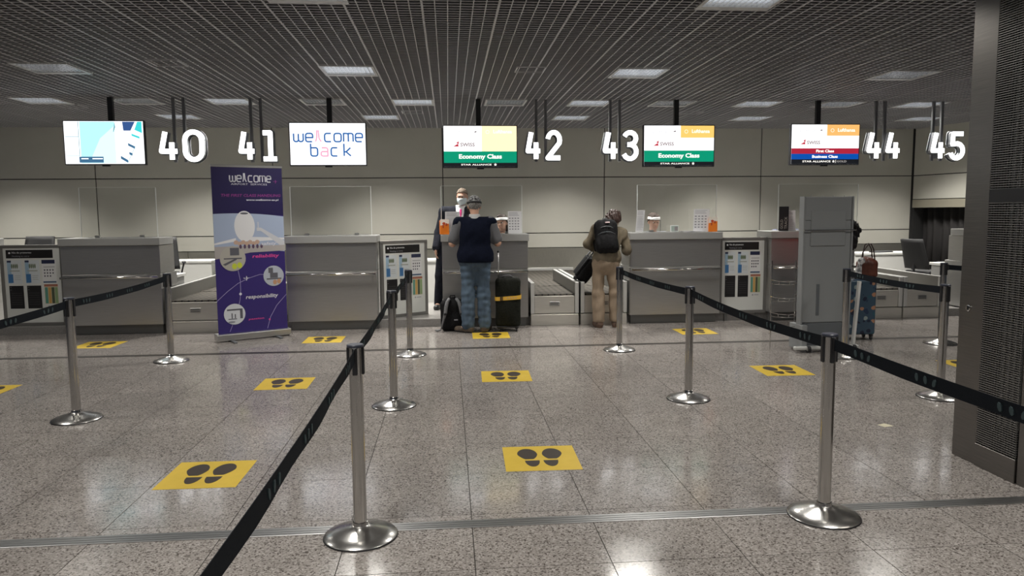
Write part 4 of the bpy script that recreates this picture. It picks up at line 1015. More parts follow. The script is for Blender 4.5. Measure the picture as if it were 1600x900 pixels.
def figure(J, wx=1.0):
    """the whole body as one smooth surface; J = joints in local metres, person faces +y"""
    pel, bel, che, nk, hc, Rh = J['pel'], J['bel'], J['che'], J['nk'], J['hc'], J['Rh']
    T = [ell(pel, (.165 * wx, .120 * wx, .125), None, .06), ell(bel, (.152 * wx, .118 * wx, .15), None, .06), ell(che, (.168 * wx, .122 * wx, .19), None, .06)]
    T += [cap(J['sh'][0], J['sh'][1], .062, None, .06)]
    T += [cap(nk - V3(0, 0, .03), hc + Rh @ V3(0, -.015, -.06), .056, .052, .03)]
    arms = []; fore = []; hands = []
    for i in (0, 1):
        sh, e, w = J['sh'][i], J['el'][i], J['wr'][i]
        arms.append(cap(sh, e, .054, .042, .04)); fore.append(cap(e, w, .042, .028, .03))
        hands += hand_prims(w, J['hd'][i], J['hn'][i], J.get('ts', (1, -1))[i], J.get('curl', .35))
    legs = []
    for i in (0, 1):
        legs += [cap(J['hip'][i], J['kn'][i], .088 * (.5 + wx / 2), .060, .05), cap(J['kn'][i], J['an'][i], .060, .042, .03)]
    feet = [cap(J['an'][i] + V3(0, 0, -.035), J['an'][i] + J['ft'][i] * .15 + V3(0, 0, -.05), .042, .034, .03) for i in (0, 1)]
    return dict(T=T, arms=arms, fore=fore, hands=hands, legs=legs, feet=feet, head=head_prims(hc, Rh))
def lerp(a, b, t): return a + (b - a) * t
def stand_joints(s=1., lean=V3(0, 0, 0), hx=.20):
    J = dict(pel=V3(0, 0, .95) * s, bel=V3(0, .01, 1.09) * s, che=V3(0, 0, 1.27) * s, nk=V3(0, -.005, 1.47) * s, hc=V3(0, .02, 1.635) * s, Rh=rotm())
    J['sh'] = [V3(-hx, 0, 1.41 * s), V3(hx, 0, 1.41 * s)]
    J['hip'] = [V3(-.09, 0, .90 * s), V3(.09, 0, .90 * s)]; J['kn'] = [V3(-.11, .02, .49 * s), V3(.11, .02, .49 * s)]; J['an'] = [V3(-.12, -.02, .09), V3(.12, -.02, .09)]
    J['ft'] = [V3(-.15, .98, 0), V3(.15, .98, 0)]
    J['el'] = [V3(-.27, -.02, 1.12 * s), V3(.27, -.02, 1.12 * s)]; J['wr'] = [V3(-.28, .06, .87 * s), V3(.28, .06, .87 * s)]
    J['hd'] = [V3(0, .1, -1), V3(0, .1, -1)]; J['hn'] = [V3(1, 0, 0), V3(-1, 0, 0)]; J['ts'] = (1, -1)
    for k in ('bel', 'che', 'nk', 'hc'): J[k] = J[k] + lean * ((J[k][2] - .95 * s) / (.7 * s))
    J['sh'] = [q + lean * .68 for q in J['sh']]
    return J
SKIN = mat('skin', (.52, .30, .21), .5); SKIN2 = mat('skin_fair', (.46, .27, .195), .55)
M_EYEW = mat('eye_white', (.75, .73, .70), .3); M_IRIS = mat('iris', (.05, .035, .025), .3)
M_LIP = mat('lip', (.42, .16, .14), .5)
def face(t, J, brow):
    c, Rh = J['hc'], J['Rh']; L = lambda x, y, z: c + Rh @ V3(x, y, z)
    for s in (-1, 1):
        e = sdf_obj('eye', M_EYEW, t, [ell(L(s * .030, .083, .004), (.015, .010, .009), Rh)], res=.003)
        sdf_obj('iris', M_IRIS, e, [ell(L(s * .030, .091, .004), (.009, .004, .008), Rh)], res=.0018)
        sdf_obj('eyebrow', brow, t, [cap(L(s * .014, .094, .026), L(s * .046, .082, .028), .0065, .0045)], res=.0025)
    sdf_obj('mouth', M_LIP, t, [ell(L(0, .096, -.064), (.022, .007, .006), Rh)], res=.003)
def hair_obj(t, J, m, infl=.012, a=.01, b=.8, wob=.006, wobs=55, extra=(), low=-.2):
    c, Rh = J['hc'], J['Rh']
    def clip(P):
        q = (P - c) @ Rh
        return np.maximum((a + b * q[..., 1]) - q[..., 2], low - q[..., 2]) * .75
    return sdf_obj('hair', m, t, [ell(c + Rh @ V3(0, -.012, .028), (.078, .099, .094), Rh)] + list(extra), res=.006, infl=infl, clip=clip, wob=wob, wobs=wobs)
def zclip(z0, z1): return lambda P: np.maximum(P[..., 2] - z1, z0 - P[..., 2])
def shoes(t, J, m, ms):
    for i in (0, 1):
        a, f = J['an'][i], J['ft'][i]; z0 = a[2] - .09
        o = sdf_obj('shoe', m, t, [cap(a + V3(0, 0, -.02) - f * .02, a + V3(0, 0, -.045), .050, .048, .03), cap(a - f * .03 + V3(0, 0, -.05), a + f * .175 + V3(0, 0, -.055), .046, .042, .03)], res=.007, clip=zclip(z0 + .012, z0 + .13))
        sdf_obj('sole', ms, o, [cap(a - f * .03 + V3(0, 0, -.05), a + f * .175 + V3(0, 0, -.055), .050, .045, .03)], res=.007, clip=zclip(z0 + .0, z0 + .018))
def shield(t, J, band):
    c, Rh = J['hc'], J['Rh']
    def clip(P):
        q = (P - c) @ Rh; return np.maximum(q[..., 2] - .076 - .1 * q[..., 1], .036 + .1 * q[..., 1] - q[..., 2])
    sdf_obj('visor_band', band, t, [ell(c + Rh @ V3(0, -.008, .028), (.080, .103, .096), Rh)], res=.005, infl=.016, clip=clip)
    vs = []; fs = []; N = 14
    for i in range(N + 1):
        a = R(-75 + 150 * i / N)
        for (rr, z) in ((.105, .05), (.118, -.13)): vs.append(tuple(c + Rh @ V3(rr * sin(a), -.0 + rr * 1.15 * cos(a), z)))
    for i in range(N): fs.append((2 * i, 2 * i + 1, 2 * i + 3, 2 * i + 2))
    B().add(vs, fs).build('visor', M_VISOR, t, smooth=True)
def body(t, G, m, res=.009):
    return sdf_obj('body', m, t, G['T'] + G['arms'] + G['fore'] + G['hands'] + G['legs'] + G['feet'] + G['head'], res=res)

# --- the man in jeans
def denim():
    m = mat('denim', (.05, .10, .19), .8); noisy(m, 7, (.030, .050, .078), (.085, .130, .185), .3, .72, 6, (1.6, 1, .7), .25); return m
M_DENIM = denim()
t = thing('person', 'man seen from behind in navy vest, grey shirt and blue jeans at the desk', 'person', (.345, 9.70, 0))
J = stand_joints(1.015, V3(0, .05, 0), .20)
J['an'] = [V3(-.105, -.05, .09), V3(.115, -.03, .09)]; J['ft'] = [V3(-.80, .60, 0), V3(.35, .94, 0)]; J['kn'] = [V3(-.10, .0, .5), V3(.105, .01, .5)]
J['el'] = [V3(-.295, .02, 1.17), V3(.295, .02, 1.17)]; J['wr'] = [V3(-.24, .29, 1.315), V3(.23, .29, 1.315)]
J['hd'] = [V3(.35, .9, .0), V3(-.35, .9, .0)]; J['hn'] = [V3(0, .1, -1), V3(0, .1, -1)]; J['ts'] = (-1, 1); J['curl'] = .12
J['hc'] = V3(0.0, .09, 1.655); J['Rh'] = rotm(0, R(-14)); J['nk'] = V3(0, .03, 1.49)
G = figure(J, 1.13); body(t, G, SKIN)
sdf_obj('shirt', mat('shirt_grey', (.12, .12, .128), .9, spec=.15), t, G['T'][:4] + [cap(J['sh'][i], lerp(J['sh'][i], J['el'][i], .80), .066, .066, .05) for i in (0, 1)], res=.009, infl=.012, clip=zclip(.98, 1.52), wob=.004, wobs=22)
sdf_obj('collar', mat('collar_grey', (.42, .42, .42), .8), t, [cap(V3(0, .01, 1.47), V3(0, .045, 1.56), .070, .062)], res=.007, infl=.008, clip=zclip(1.475, 1.548))
sdf_obj('vest', noisy(mat('vest_navy', (.007, .010, .024), .95, spec=.08), 30, (.004, .006, .013), (.007, .009, .020)), t, G['T'][:4] + [ell(V3(0, .0, 1.0), (.20, .15, .12), None, .08)], res=.009, infl=.030, clip=zclip(.925, 1.515), wob=.007, wobs=13, seed=3)
sdf_obj('jeans', M_DENIM, t, G['legs'] + G['T'][:1] + [cap(J['kn'][i], lerp(J['kn'][i], J['an'][i], .93), .066, .068, .04) for i in (0, 1)], res=.008, infl=.016, clip=zclip(.045, 1.02), wob=.007, wobs=24, seed=5)
shoes(t, J, noisy(mat('shoe_brown', (.07, .05, .035), .6), 30, (.045, .032, .024), (.12, .09, .065)), M_BLACKM)
face(t, J, M_INK)
hair_obj(t, J, noisy(mat('hair_grey', (.20, .19, .18), .8), 70, (.06, .055, .05), (.36, .35, .33)), .010, -.015, 1.1, .006, 60, low=-.085)
c, Rh = J['hc'], J['Rh']
def cclip(P):
    q = (P - c) @ Rh; return (.030 + .12 * q[..., 1]) - q[..., 2]
cp = sdf_obj('cap', noisy(mat('cap_pattern', (.1, .1, .1), .7), 45, (.012, .012, .013), (.30, .30, .30), .42, .6), t, [ell(c + Rh @ V3(0, -.010, .030), (.080, .102, .094), Rh)], res=.006, infl=.014, clip=cclip)
def cclip2(P):
    q = (P - c) @ Rh; return np.maximum((.026 + .12 * q[..., 1]) - q[..., 2], q[..., 2] - .052 - .12 * q[..., 1])
sdf_obj('cap_band', M_BLACKM, cp, [ell(c + Rh @ V3(0, -.010, .030), (.082, .104, .094), Rh)], res=.005, infl=.017, clip=cclip2)
sdf_obj('cap_peak', M_BLACKM, cp, [ell(c + Rh @ V3(0, .125, .045), (.07, .07, .010), Rh)], res=.006)

# --- the suited man behind the desk (faces the viewer)
t = thing('person', 'man in dark suit, pink tie and pale face mask standing behind the desk', 'person', (.07, 11.35, .11), pi)
J = stand_joints(1.045, V3(-.13, .04, 0), .215)
J['an'] = [V3(-.03, 0, .09), V3(.245, .02, .09)]; J['kn'] = [V3(-.05, .02, .5), V3(.20, .02, .5)]; J['pel'] = V3(.06, 0, .99); J['hip'] = [V3(-.03, 0, .94), V3(.14, 0, .94)]
J['el'] = [V3(-.42, .12, 1.2), V3(.215, .04, 1.16)]; J['wr'] = [V3(-.36, .34, 1.16), V3(.262, .14, .93)]; J['hd'] = [V3(.2, 1, -.1), V3(0.03, .12, -1)]; J['hn'] = [V3(0, 0, -1), V3(-1, 0, 0)]
J['hc'] = V3(-.145, .075, 1.70); J['Rh'] = rotm(R(-14), R(-10)); J['nk'] = V3(-.12, .02, 1.53)
G = figure(J, 1.12); body(t, G, SKIN2)
c = J['che']
def vcut(P):
    x = P[..., 0] - (J['nk'][0] + .01); z = P[..., 2]
    return np.maximum(np.abs(x) - np.clip((z - 1.22) * .26, 0, .062), .04 - P[..., 1])
suit = noisy(mat('suit_dark', (.012, .013, .019), .9, spec=.12), 20, (.010, .011, .016), (.018, .019, .027))
sdf_obj('jacket', suit, t, G['T'][:4] + G['arms'] + [cap(J['el'][i], lerp(J['el'][i], J['wr'][i], .93), .047, .040, .03) for i in (0, 1)], res=.009, infl=.020, clip=lambda P: np.maximum(np.maximum(P[..., 2] - 1.60, .84 - P[..., 2]), -vcut(P)), wob=.004, wobs=18)
sdf_obj('shirt', mat('shirt_white', (.78, .78, .80), .7), t, G['T'][:4] + [cap(J['nk'] - V3(0, 0, .05), J['nk'] + V3(0, .01, .045), .062)], res=.009, infl=.010, clip=lambda P: np.maximum(np.maximum(P[..., 2] - 1.575, 1.15 - P[..., 2]), np.abs(P[..., 0] - J['nk'][0]) - .075))
sdf_obj('tie', mat('tie_pink', (.60, .02, .19), .5), t, [cap(J['nk'] + V3(.0, .085, -.035), J['nk'] + V3(0, .098, -.07), .020, .018, .01), cap(J['nk'] + V3(0, .10, -.08), J['nk'] + V3(.03, .148, -.34), .018, .032, .01)], res=.006)
sdf_obj('trousers', suit, t, G['legs'] + G['T'][:1], res=.009, infl=.020, clip=zclip(.03, 1.05), wob=.004, wobs=18)
shoes(t, J, M_BLACK, M_BLACKM)
face(t, J, M_INKG)
hair_obj(t, J, noisy(mat('hair_sandy', (.16, .11, .08), .8), 70, (.10, .07, .05), (.22, .17, .13)), .006, .035, .55, .003, 60, low=-.06)
hc, Rh = J['hc'], J['Rh']
def mclip(P):
    q = (P - hc) @ Rh; return np.maximum(np.maximum(q[..., 2] + .012, -.118 - q[..., 2]), .020 - q[..., 1])
mk_ = sdf_obj('face_mask', mat('mask_blue', (.60, .68, .72), .7), t, [ell(hc + Rh @ V3(0, .030, -.045), (.064, .075, .080), Rh), ell(hc + Rh @ V3(0, .085, -.05), (.03, .035, .05), Rh, .03)], res=.005, infl=.008, clip=mclip)
b = B()
for s in (-1, 1):
    for z in (-.03, -.08): b.tube([tuple(hc + Rh @ V3(s * .068, .03, z)), tuple(hc + Rh @ V3(s * .084, .0, -.02)), tuple(hc + Rh @ V3(s * .088, -.02, -.01))], .003, 5)
b.build('ear_loop', M_PAPER, mk_)

# --- seated clerks
def clerk(lab, x, yy, zh, rz, hm, hair_kw, shirt, rx=-8, ry=0, skin=SKIN2, chair_lab=''):
    t = thing('person', lab, 'person', (x, yy, .11), pi + rz)
    d = zh - .11 - 1.285
    J = dict(pel=V3(0, -.02, .60 + d), bel=V3(0, .0, .74 + d), che=V3(0, .01, .92 + d), nk=V3(0, .02, 1.12 + d), hc=V3(0, .05, 1.285 + d), Rh=rotm(0, R(rx), R(ry)))
    J['sh'] = [V3(-.185, .01, 1.055 + d), V3(.185, .01, 1.055 + d)]; J['el'] = [V3(-.25, .10, .80 + d), V3(.25, .10, .80 + d)]; J['wr'] = [V3(-.14, .34, .80), V3(.14, .34, .80)]
    J['wr'] = [V3(-.15, .33, .74 + d), V3(.15, .33, .74 + d)]
    J['hd'] = [V3(.2, 1, -.1), V3(-.2, 1, -.1)]; J['hn'] = [V3(0, 0, -1), V3(0, 0, -1)]; J['ts'] = (-1, 1)
    J['hip'] = [V3(-.09, .0, .56 + d), V3(.09, .0, .56 + d)]; J['kn'] = [V3(-.12, .42, .56 + d), V3(.12, .42, .56 + d)]; J['an'] = [V3(-.12, .36, .09), V3(.12, .36, .09)]; J['ft'] = [V3(-.1, .99, 0), V3(.1, .99, 0)]
    G = figure(J, 1.0); body(t, G, skin, .0085)
    sdf_obj('shirt', shirt, t, G['T'][:4] + G['arms'] + [cap(J['el'][i], lerp(J['el'][i], J['wr'][i], .9), .046, .036, .03) for i in (0, 1)], res=.011, infl=.014, clip=lambda P: P[..., 2] - (1.135 + d))
    sdf_obj('trousers', suit, t, G['legs'] + G['T'][:1], res=.011, infl=.014, clip=lambda P: P[..., 2] - (.68 + d))
    shoes(t, J, M_BLACK, M_BLACKM); face(t, J, hm); hair_obj(t, J, hm, **hair_kw(J)); shield(t, J, mat('visor_white', (.85, .85, .86), .5))
    chair(x, yy + .04, pi + rz, chair_lab, dz=d - .03)
dark = noisy(mat('hair_dark', (.03, .02, .018), .6), 60, (.018, .012, .010), (.06, .04, .03)); brown = noisy(mat('hair_brown', (.03, .018, .011), .7), 60, (.018, .010, .007), (.055, .032, .020))
def longhair(J):
    c, Rh = J['hc'], J['Rh']; L = lambda *a: c + Rh @ V3(*a)
    return dict(infl=.014, a=-.05 if False else .02, b=.7, extra=[cap(L(s * .075, -.03, .0), L(s * .085, -.03, -.17), .035, .03, .03) for s in (-1, 1)] + [cap(L(0, -.07, 0), L(0, -.07, -.16), .06, .05, .04)], low=-.2) if False else dict(infl=.014, a=-.005, b=1.7, extra=[cap(L(s * .072, -.035, .0), L(s * .080, -.05, -.17), .034, .028, .03) for s in (-1, 1)] + [cap(L(0, -.07, 0), L(0, -.08, -.16), .06, .05, .04)], low=-.22)
short = lambda J: dict(infl=.016, a=.012, b=.75, wob=.007)
clerk('seated clerk with long dark hair and white visor band beside the man in jeans', .815, 11.15, 1.415, R(-22), dark, longhair, mat('blouse_navy', (.02, .025, .06), .7), -4, 4, chair_lab='dark office chair under the long haired clerk')
clerk('seated clerk with short brown hair and white visor band under number 43', 3.125, 11.2, 1.412, R(6), brown, short, mat('shirt_pale', (.45, .50, .58), .7), -12, 0, chair_lab='dark office chair under the clerk below number 43')
clerk('seated clerk with white visor band almost hidden by the grey mobile panel', 5.24, 11.2, 1.43, R(10), brown, short, mat('blouse_navy', (.02, .025, .06), .7), -6, 0, chair_lab='dark office chair under the clerk behind the grey panel')

# --- the woman in khaki with the backpack
khaki = noisy(mat('khaki_trousers', (.30, .215, .14), .8), 6, (.22, .165, .115), (.33, .25, .175), .3, .7, 6, (1.5, 1, .7), .2)
jk = noisy(mat('jacket_khaki', (.22, .175, .11), .8), 7, (.085, .068, .042), (.22, .18, .125), .3, .7, 6, (1, 1, 1), .2)
t = thing('person', 'woman seen from behind in khaki jacket and trousers wearing a black backpack', 'person', (2.115, 9.86, 0), R(-8))
J = stand_joints(.945, V3(.07, .20, 0), .185)
J['an'] = [V3(-.09, -.02, .09), V3(.14, .03, .09)]; J['kn'] = [V3(-.105, .0, .46), V3(.125, .02, .46)]; J['hip'] = [V3(-.095, -.01, .86), V3(.085, -.01, .86)]; J['pel'] = V3(-.01, -.01, .90)
J['ft'] = [V3(-.25, .96, 0), V3(.35, .93, 0)]
J['sh'] = [V3(-.11, .13, 1.335), V3(.22, .16, 1.265)]; J['che'] = V3(.045, .08, 1.19); J['bel'] = V3(.01, .03, 1.02); J['nk'] = V3(.09, .17, 1.375); J['hc'] = V3(.125, .26, 1.455); J['Rh'] = rotm(R(-22), R(-38))
J['el'] = [V3(-.235, .15, 1.13), V3(.30, .17, 1.04)]; J['wr'] = [V3(-.10, .33, 1.05), V3(.31, .36, 1.11)]
J['hd'] = [V3(.3, .6, -.5), V3(.15, .7, .5)]; J['hn'] = [V3(.3, -.2, -1), V3(-1, .1, 0)]; J['ts'] = (-1, -1); J['curl'] = .7
G = figure(J, .92); body(t, G, SKIN2)
sdf_obj('jacket', jk, t, G['T'][:4] + G['arms'] + [cap(J['el'][i], lerp(J['el'][i], J['wr'][i], .85), .050, .042, .03) for i in (0, 1)] + [ell(V3(.02, .0, .95), (.165, .13, .12), None, .06)], res=.009, infl=.016, clip=lambda P: np.maximum(P[..., 2] - 1.40, .865 + .25 * np.maximum(0, .06 - P[..., 0]) * 0 - P[..., 2]) , wob=.009, wobs=17, seed=2)
sdf_obj('trousers', khaki, t, G['legs'] + [ell(V3(-.005, -.015, .88), (.160, .13, .13), None, .05)] + [cap(J['kn'][i], lerp(J['kn'][i], J['an'][i], .95), .066, .075, .04) for i in (0, 1)], res=.008, infl=.010, clip=zclip(.078, .985), wob=.007, wobs=20, seed=8)
sdf_obj('collar', mat('collar_cream', (.62, .58, .50), .8), t, [cap(J['nk'] + V3(0, .0, -.02), J['nk'] + V3(0, .03, .03), .075)], res=.008, infl=.006, clip=lambda P: P[..., 2] - 1.425)
shoes(t, J, noisy(mat('shoe_tan', (.20, .13, .09), .6), 40, (.06, .035, .025), (.16, .10, .07)), mat('sole_brown', (.16, .09, .06), .7))
face(t, J, brown)
def bob(J):
    c, Rh = J['hc'], J['Rh']; L = lambda *a: c + Rh @ V3(*a)
    return dict(infl=.022, a=-.035, b=1.1, wob=.011, wobs=45, extra=[ell(L(0, -.04, -.02), (.085, .075, .09), Rh, .03)], low=-.115)
hair_obj(t, J, noisy(mat('hair_auburn', (.03, .014, .010), .6), 45, (.014, .006, .005), (.050, .022, .015)), **bob(J))

# --- passenger behind the grey panel
t = thing('person', 'person in red coat with black fur hood mostly hidden by the grey panel', 'person', (5.0, 9.35, 0), R(-8))
J = stand_joints(.95, V3(.06, .12, 0), .19)
J['el'] = [V3(-.26, .12, 1.12), V3(.26, .12, 1.12)]; J['wr'] = [V3(-.2, .36, 1.24), V3(.2, .36, 1.24)]; J['hd'] = [V3(.2, 1, .1), V3(-.2, 1, .1)]; J['hn'] = [V3(0, .1, -1), V3(0, .1, -1)]; J['ts'] = (-1, 1); J['curl'] = .12
J['hc'] = V3(.06, .15, 1.53); J['Rh'] = rotm(R(-20), R(-20))
G = figure(J, 1.05); body(t, G, SKIN2, .010)
sdf_obj('coat', mat('coat_red', (.30, .025, .018), .7), t, G['T'][:4] + G['arms'] + [cap(J['el'][i], lerp(J['el'][i], J['wr'][i], .88), .05, .04, .03) for i in (0, 1)] + [ell(V3(0, .02, .86), (.2, .15, .2), None, .06)], res=.011, infl=.026, clip=zclip(.68, 1.40), wob=.005, wobs=15)
sdf_obj('trousers', M_BLACKM, t, G['legs'] + G['T'][:1], res=.010, infl=.014, clip=zclip(.04, .95))
shoes(t, J, M_BLACK, M_BLACKM); face(t, J, dark); hair_obj(t, J, dark, .02, -.02, 1.2, .008, 50, low=-.12)
fur = mat('fur_black', (.010, .009, .010), .9)
sdf_obj('fur_hood', fur, t, [ell(V3(.12, .02, 1.42), (.16, .13, .11), rotm(0, 0, R(25)), .05), ell(V3(.25, .02, 1.36), (.09, .09, .07), None, .05), ell(V3(.32, .02, 1.29), (.06, .07, .06), None, .05), ell(V3(.27, -.02, 1.18), (.06, .06, .13), None, .05), ell(V3(.02, -.02, 1.42), (.15, .12, .10), None, .05)], res=.008, infl=.004, wob=.014, wobs=60)

# ------------------------------------------------------------------ bags and cases
def backpack(t, w, h, d, m, ms, rot=None, c0=(0, 0, 0)):
    """front pocket towards -y when strap_side is +y"""
    c = V3(*c0)
    sdf_obj('shell', m, t, [rbox(c + V3(0, 0, h * .46), (w / 2, d / 2, h * .46), .07, None, .05), ell(c + V3(0, 0, h * .80), (w * .42, d * .46, h * .2), None, .05)], res=.009, wob=.006, wobs=20)
nyl = noisy(mat('nylon_black', (.012, .012, .013), .85, spec=.15), 40, (.006, .006, .007), (.014, .014, .015)); nylg = noisy(mat('strap_grey', (.15, .155, .16), .7), 60, (.11, .115, .12), (.19, .19, .2))
t = thing('backpack', 'black backpack with grey shoulder straps standing on the floor by the desk', 'backpack', (.035, 9.86, 0), R(6))
sdf_obj('shell', nyl, t, [rbox((0, 0, .20), (.155, .085, .197), .06, None, .05), ell((0, -.0, .34), (.13, .08, .11), None, .06), ell((0, -.06, .12), (.12, .05, .11), None, .04)], res=.008, wob=.006, wobs=20, clip=lambda P: .002 - P[..., 2])
for s in (-1, 1):
    pts = [(s * .045, -.07, .435), (s * .075, -.105, .40), (s * .095, -.125, .33), (s * .105, -.125, .25), (s * .13, -.12, .17), (s * .15, -.11, .09), (s * .165, -.10, .03)]
    b = B(); b.tube(pts, [.020, .024, .025, .023, .014, .010, .009], 10); o = b.build('shoulder_strap', nylg, t, smooth=True)
    B().box(s * .108 - .02, s * .108 + .02, -.152, -.128, .225, .255, bev=.004).build('buckle', M_BLACK, o)
b = B(); b.tube([(-.035, -.05, .44), (-.03, -.05, .475), (.03, -.05, .475), (.035, -.05, .44)], .008, 8); b.build('top_loop', nyl, t, smooth=True)
b = B(); b.tube([(-.165, -.10, .03), (-.21, -.12, .02), (-.245, -.13, .03)], [.012, .016, .010], 8); b.build('hanging_strap', nylg, t, smooth=True)
flat('label_patch', [rect2(.01, .06, .15, .165)], M_INKG, t, -.115)

def suitcase_wheels(t, xs, ys, m=M_BLACK):
    for x in xs:
        for yy in ys:
            w = B(); w.lathe([(.006, -.011), (.024, -.011), (.024, .011), (.006, .011)], 14, M=Matrix.Translation((x, yy, .025)) @ Matrix.Rotation(pi / 2, 4, 'Y')); o = w.build('wheel', m, t)
            B().box(x - .018, x + .018, yy - .02, yy + .02, .04, .07, bev=.004).build('wheel_fork', m, o)
t = thing('suitcase', 'black soft suitcase with yellow luggage strap and raised handle', 'suitcase', (.775, 9.74, 0), R(-6))
csd = noisy(mat('case_black', (.014, .015, .012), .85, spec=.15), 50, (.007, .008, .006), (.016, .017, .013))
sdf_obj('shell', csd, t, [rbox((.0, 0, .385), (.165, .115, .325), .055, None, .03), ell((0, -.10, .30), (.13, .045, .19), None, .03), ell((.02, -.09, .58), (.12, .035, .10), None, .03)], res=.009, wob=.003, wobs=18)
def ring(z0, z1, sl):
    vs = []; fs = []; N = 40
    for k in range(N):
        a = 2 * pi * k / N; e = 4.2; cx = abs(cos(a)) ** (2 / e) * math.copysign(1, cos(a)); sy = abs(sin(a)) ** (2 / e) * math.copysign(1, sin(a))
        for rr in (0, .004):
            for z in (z0, z1): vs.append((cx * (.172 + rr), sy * (.126 + rr) - .012 * (sy < 0), z + sl * cx))
    for k in range(N):
        o = 4 * k; p = 4 * ((k + 1) % N); fs += [(o, p, p + 1, o + 1), (o + 2, o + 3, p + 3, p + 2), (o + 1, p + 1, p + 3, o + 3), (o, o + 2, p + 2, p)]
    return B().add(vs, fs)
sg = ring(.425, .475, .012).build('luggage_strap', mat('strap_yellow', (.72, .42, .05), .5), t)
B().box(-.10, -.085, -.152, -.14, .415, .475, bev=.003).build('buckle', M_BLACK, sg); B().box(-.075, -.065, -.152, -.14, .415, .475, bev=.003).build('buckle', M_BLACK, sg)
flat('printed_mark', [ell2(.0 + .035 * k, .452 + .002 * k, .010, .006, 8) for k in range(4)], M_INKG, sg, -.1425)
hd = B(); hd.tube([(-.125, -.05, .70), (-.125, -.05, 1.05)], .009, 8); hd.tube([(-.125, .05, .70), (-.125, .05, 1.05)], .009, 8); h_ = hd.build('telescopic_tube', M_ALU, t, smooth=True)
B().tube([(-.125, -.06, 1.055), (-.125, .06, 1.055)], .014, 10).build('grip', M_BLACK, h_, smooth=True)
b = B(); b.tube([(-.08, 0, .71), (-.05, 0, .735), (.02, 0, .74), (.06, 0, .715)], .011, 8); b.build('top_handle', nylg, t, smooth=True)
b = B(); b.tube([(.06, -.02, .715), (.12, -.02, .705), (.155, -.02, .66), (.165, -.02, .60)], .005, 6); b.build('zip_edge', nylg, t, smooth=True)
suitcase_wheels(t, (-.12, .11), (-.08, .08))
B().box(-.15, .145, -.11, .11, .055, .075, bev=.008).build('base_frame', M_BLACK, t)

def pattern_mat():
    m = mat('case_pattern', (.08, .16, .25), .4); b = m.node_tree.nodes['Principled BSDF']
    tc = nd(m, 'ShaderNodeTexCoord'); n = nd(m, 'ShaderNodeTexNoise'); n.inputs['Scale'].default_value = 9; lk(m, tc.outputs['Object'], n.inputs['Vector'])
    ad = nd(m, 'ShaderNodeVectorMath', operation='MULTIPLY_ADD'); lk(m, n.outputs['Color'], ad.inputs[0]); ad.inputs[1].default_value = (.07, .07, .07); lk(m, tc.outputs['Object'], ad.inputs[2])
    v = nd(m, 'ShaderNodeTexVoronoi'); v.inputs['Scale'].default_value = 15; lk(m, ad.outputs[0], v.inputs['Vector'])
    sp = nd(m, 'ShaderNodeSeparateColor'); lk(m, v.outputs['Color'], sp.inputs[0])
    cr = ramp(m, sp.outputs[0], [(0, (.012, .018, .045)), (.42, (.30, .36, .36)), (.60, (.02, .04, .09)), (.82, (.42, .22, .13)), (.90, (.03, .10, .14))], 'CONSTANT')
    ms = ramp(m, v.outputs['Distance'], [(0, (1, 1, 1)), (.40, (0, 0, 0))], 'CONSTANT')
    mx = nd(m, 'ShaderNodeMix', data_type='RGBA'); lk(m, ms.outputs[0], mx.inputs[0]); mx.inputs[6].default_value = (.045, .085, .13, 1); lk(m, cr.outputs[0], mx.inputs[7]); lk(m, mx.outputs[2], b.inputs['Base Color'])
    return m
t = thing('suitcase', 'blue hard suitcase with animal-like patchy print beside the grey panel', 'suitcase', (4.925, 8.56, 0), R(-4))
t['label'] = 'blue hard suitcase with dark and pale patchy print beside the grey panel'
B().box(-.19, .19, -.12, .12, .065, .735, bev=.035, seg=3).build('shell', pattern_mat(), t, smooth=True)
B().box(-.192, .192, -.006, .006, .062, .738, bev=.004).build('zip_band', M_BLACK, t)
suitcase_wheels(t, (-.14, .15), (-.09, .09)); B().box(-.05, .05, -.06, .06, .735, .75, bev=.004).build('top_handle', M_BLACK, t)

t = thing('handbag', 'reddish brown leather handbag with loop handles sitting on the blue suitcase', 'handbag', (5.04, 8.55, .75), R(-10))
lea = noisy(mat('leather_brown', (.20, .055, .03), .45), 8, (.085, .024, .014), (.17, .048, .026))
sdf_obj('body', lea, t, [rbox((0, 0, .105), (.115, .075, .105), .05, None, .03), ell((0, 0, .19), (.085, .055, .06), None, .05)], res=.007, wob=.006, wobs=25, clip=lambda P: .001 - P[..., 2])
for s in (-1, 1):
    b = B(); b.tube([(-.06 + .02 * s, s * .04, .2), (-.055 + .02 * s, s * .045, .30), (-.02, s * .045, .39), (.02, s * .04, .41), (.055, s * .035, .34), (.075, s * .04, .2)], .007, 8); b.build('handle', mat('handle_brown', (.035, .018, .014), .5), t, smooth=True)
sdf_obj('scarf', noisy(mat('scarf_white', (.5, .5, .5), .8), 28, (.15, .15, .16), (.75, .74, .73), .4, .6), t, [cap((-.105, -.07, .20), (-.13, -.08, .02), .03, .035), ell((-.09, -.06, .21), (.04, .03, .03))], res=.006, wob=.007, wobs=30)

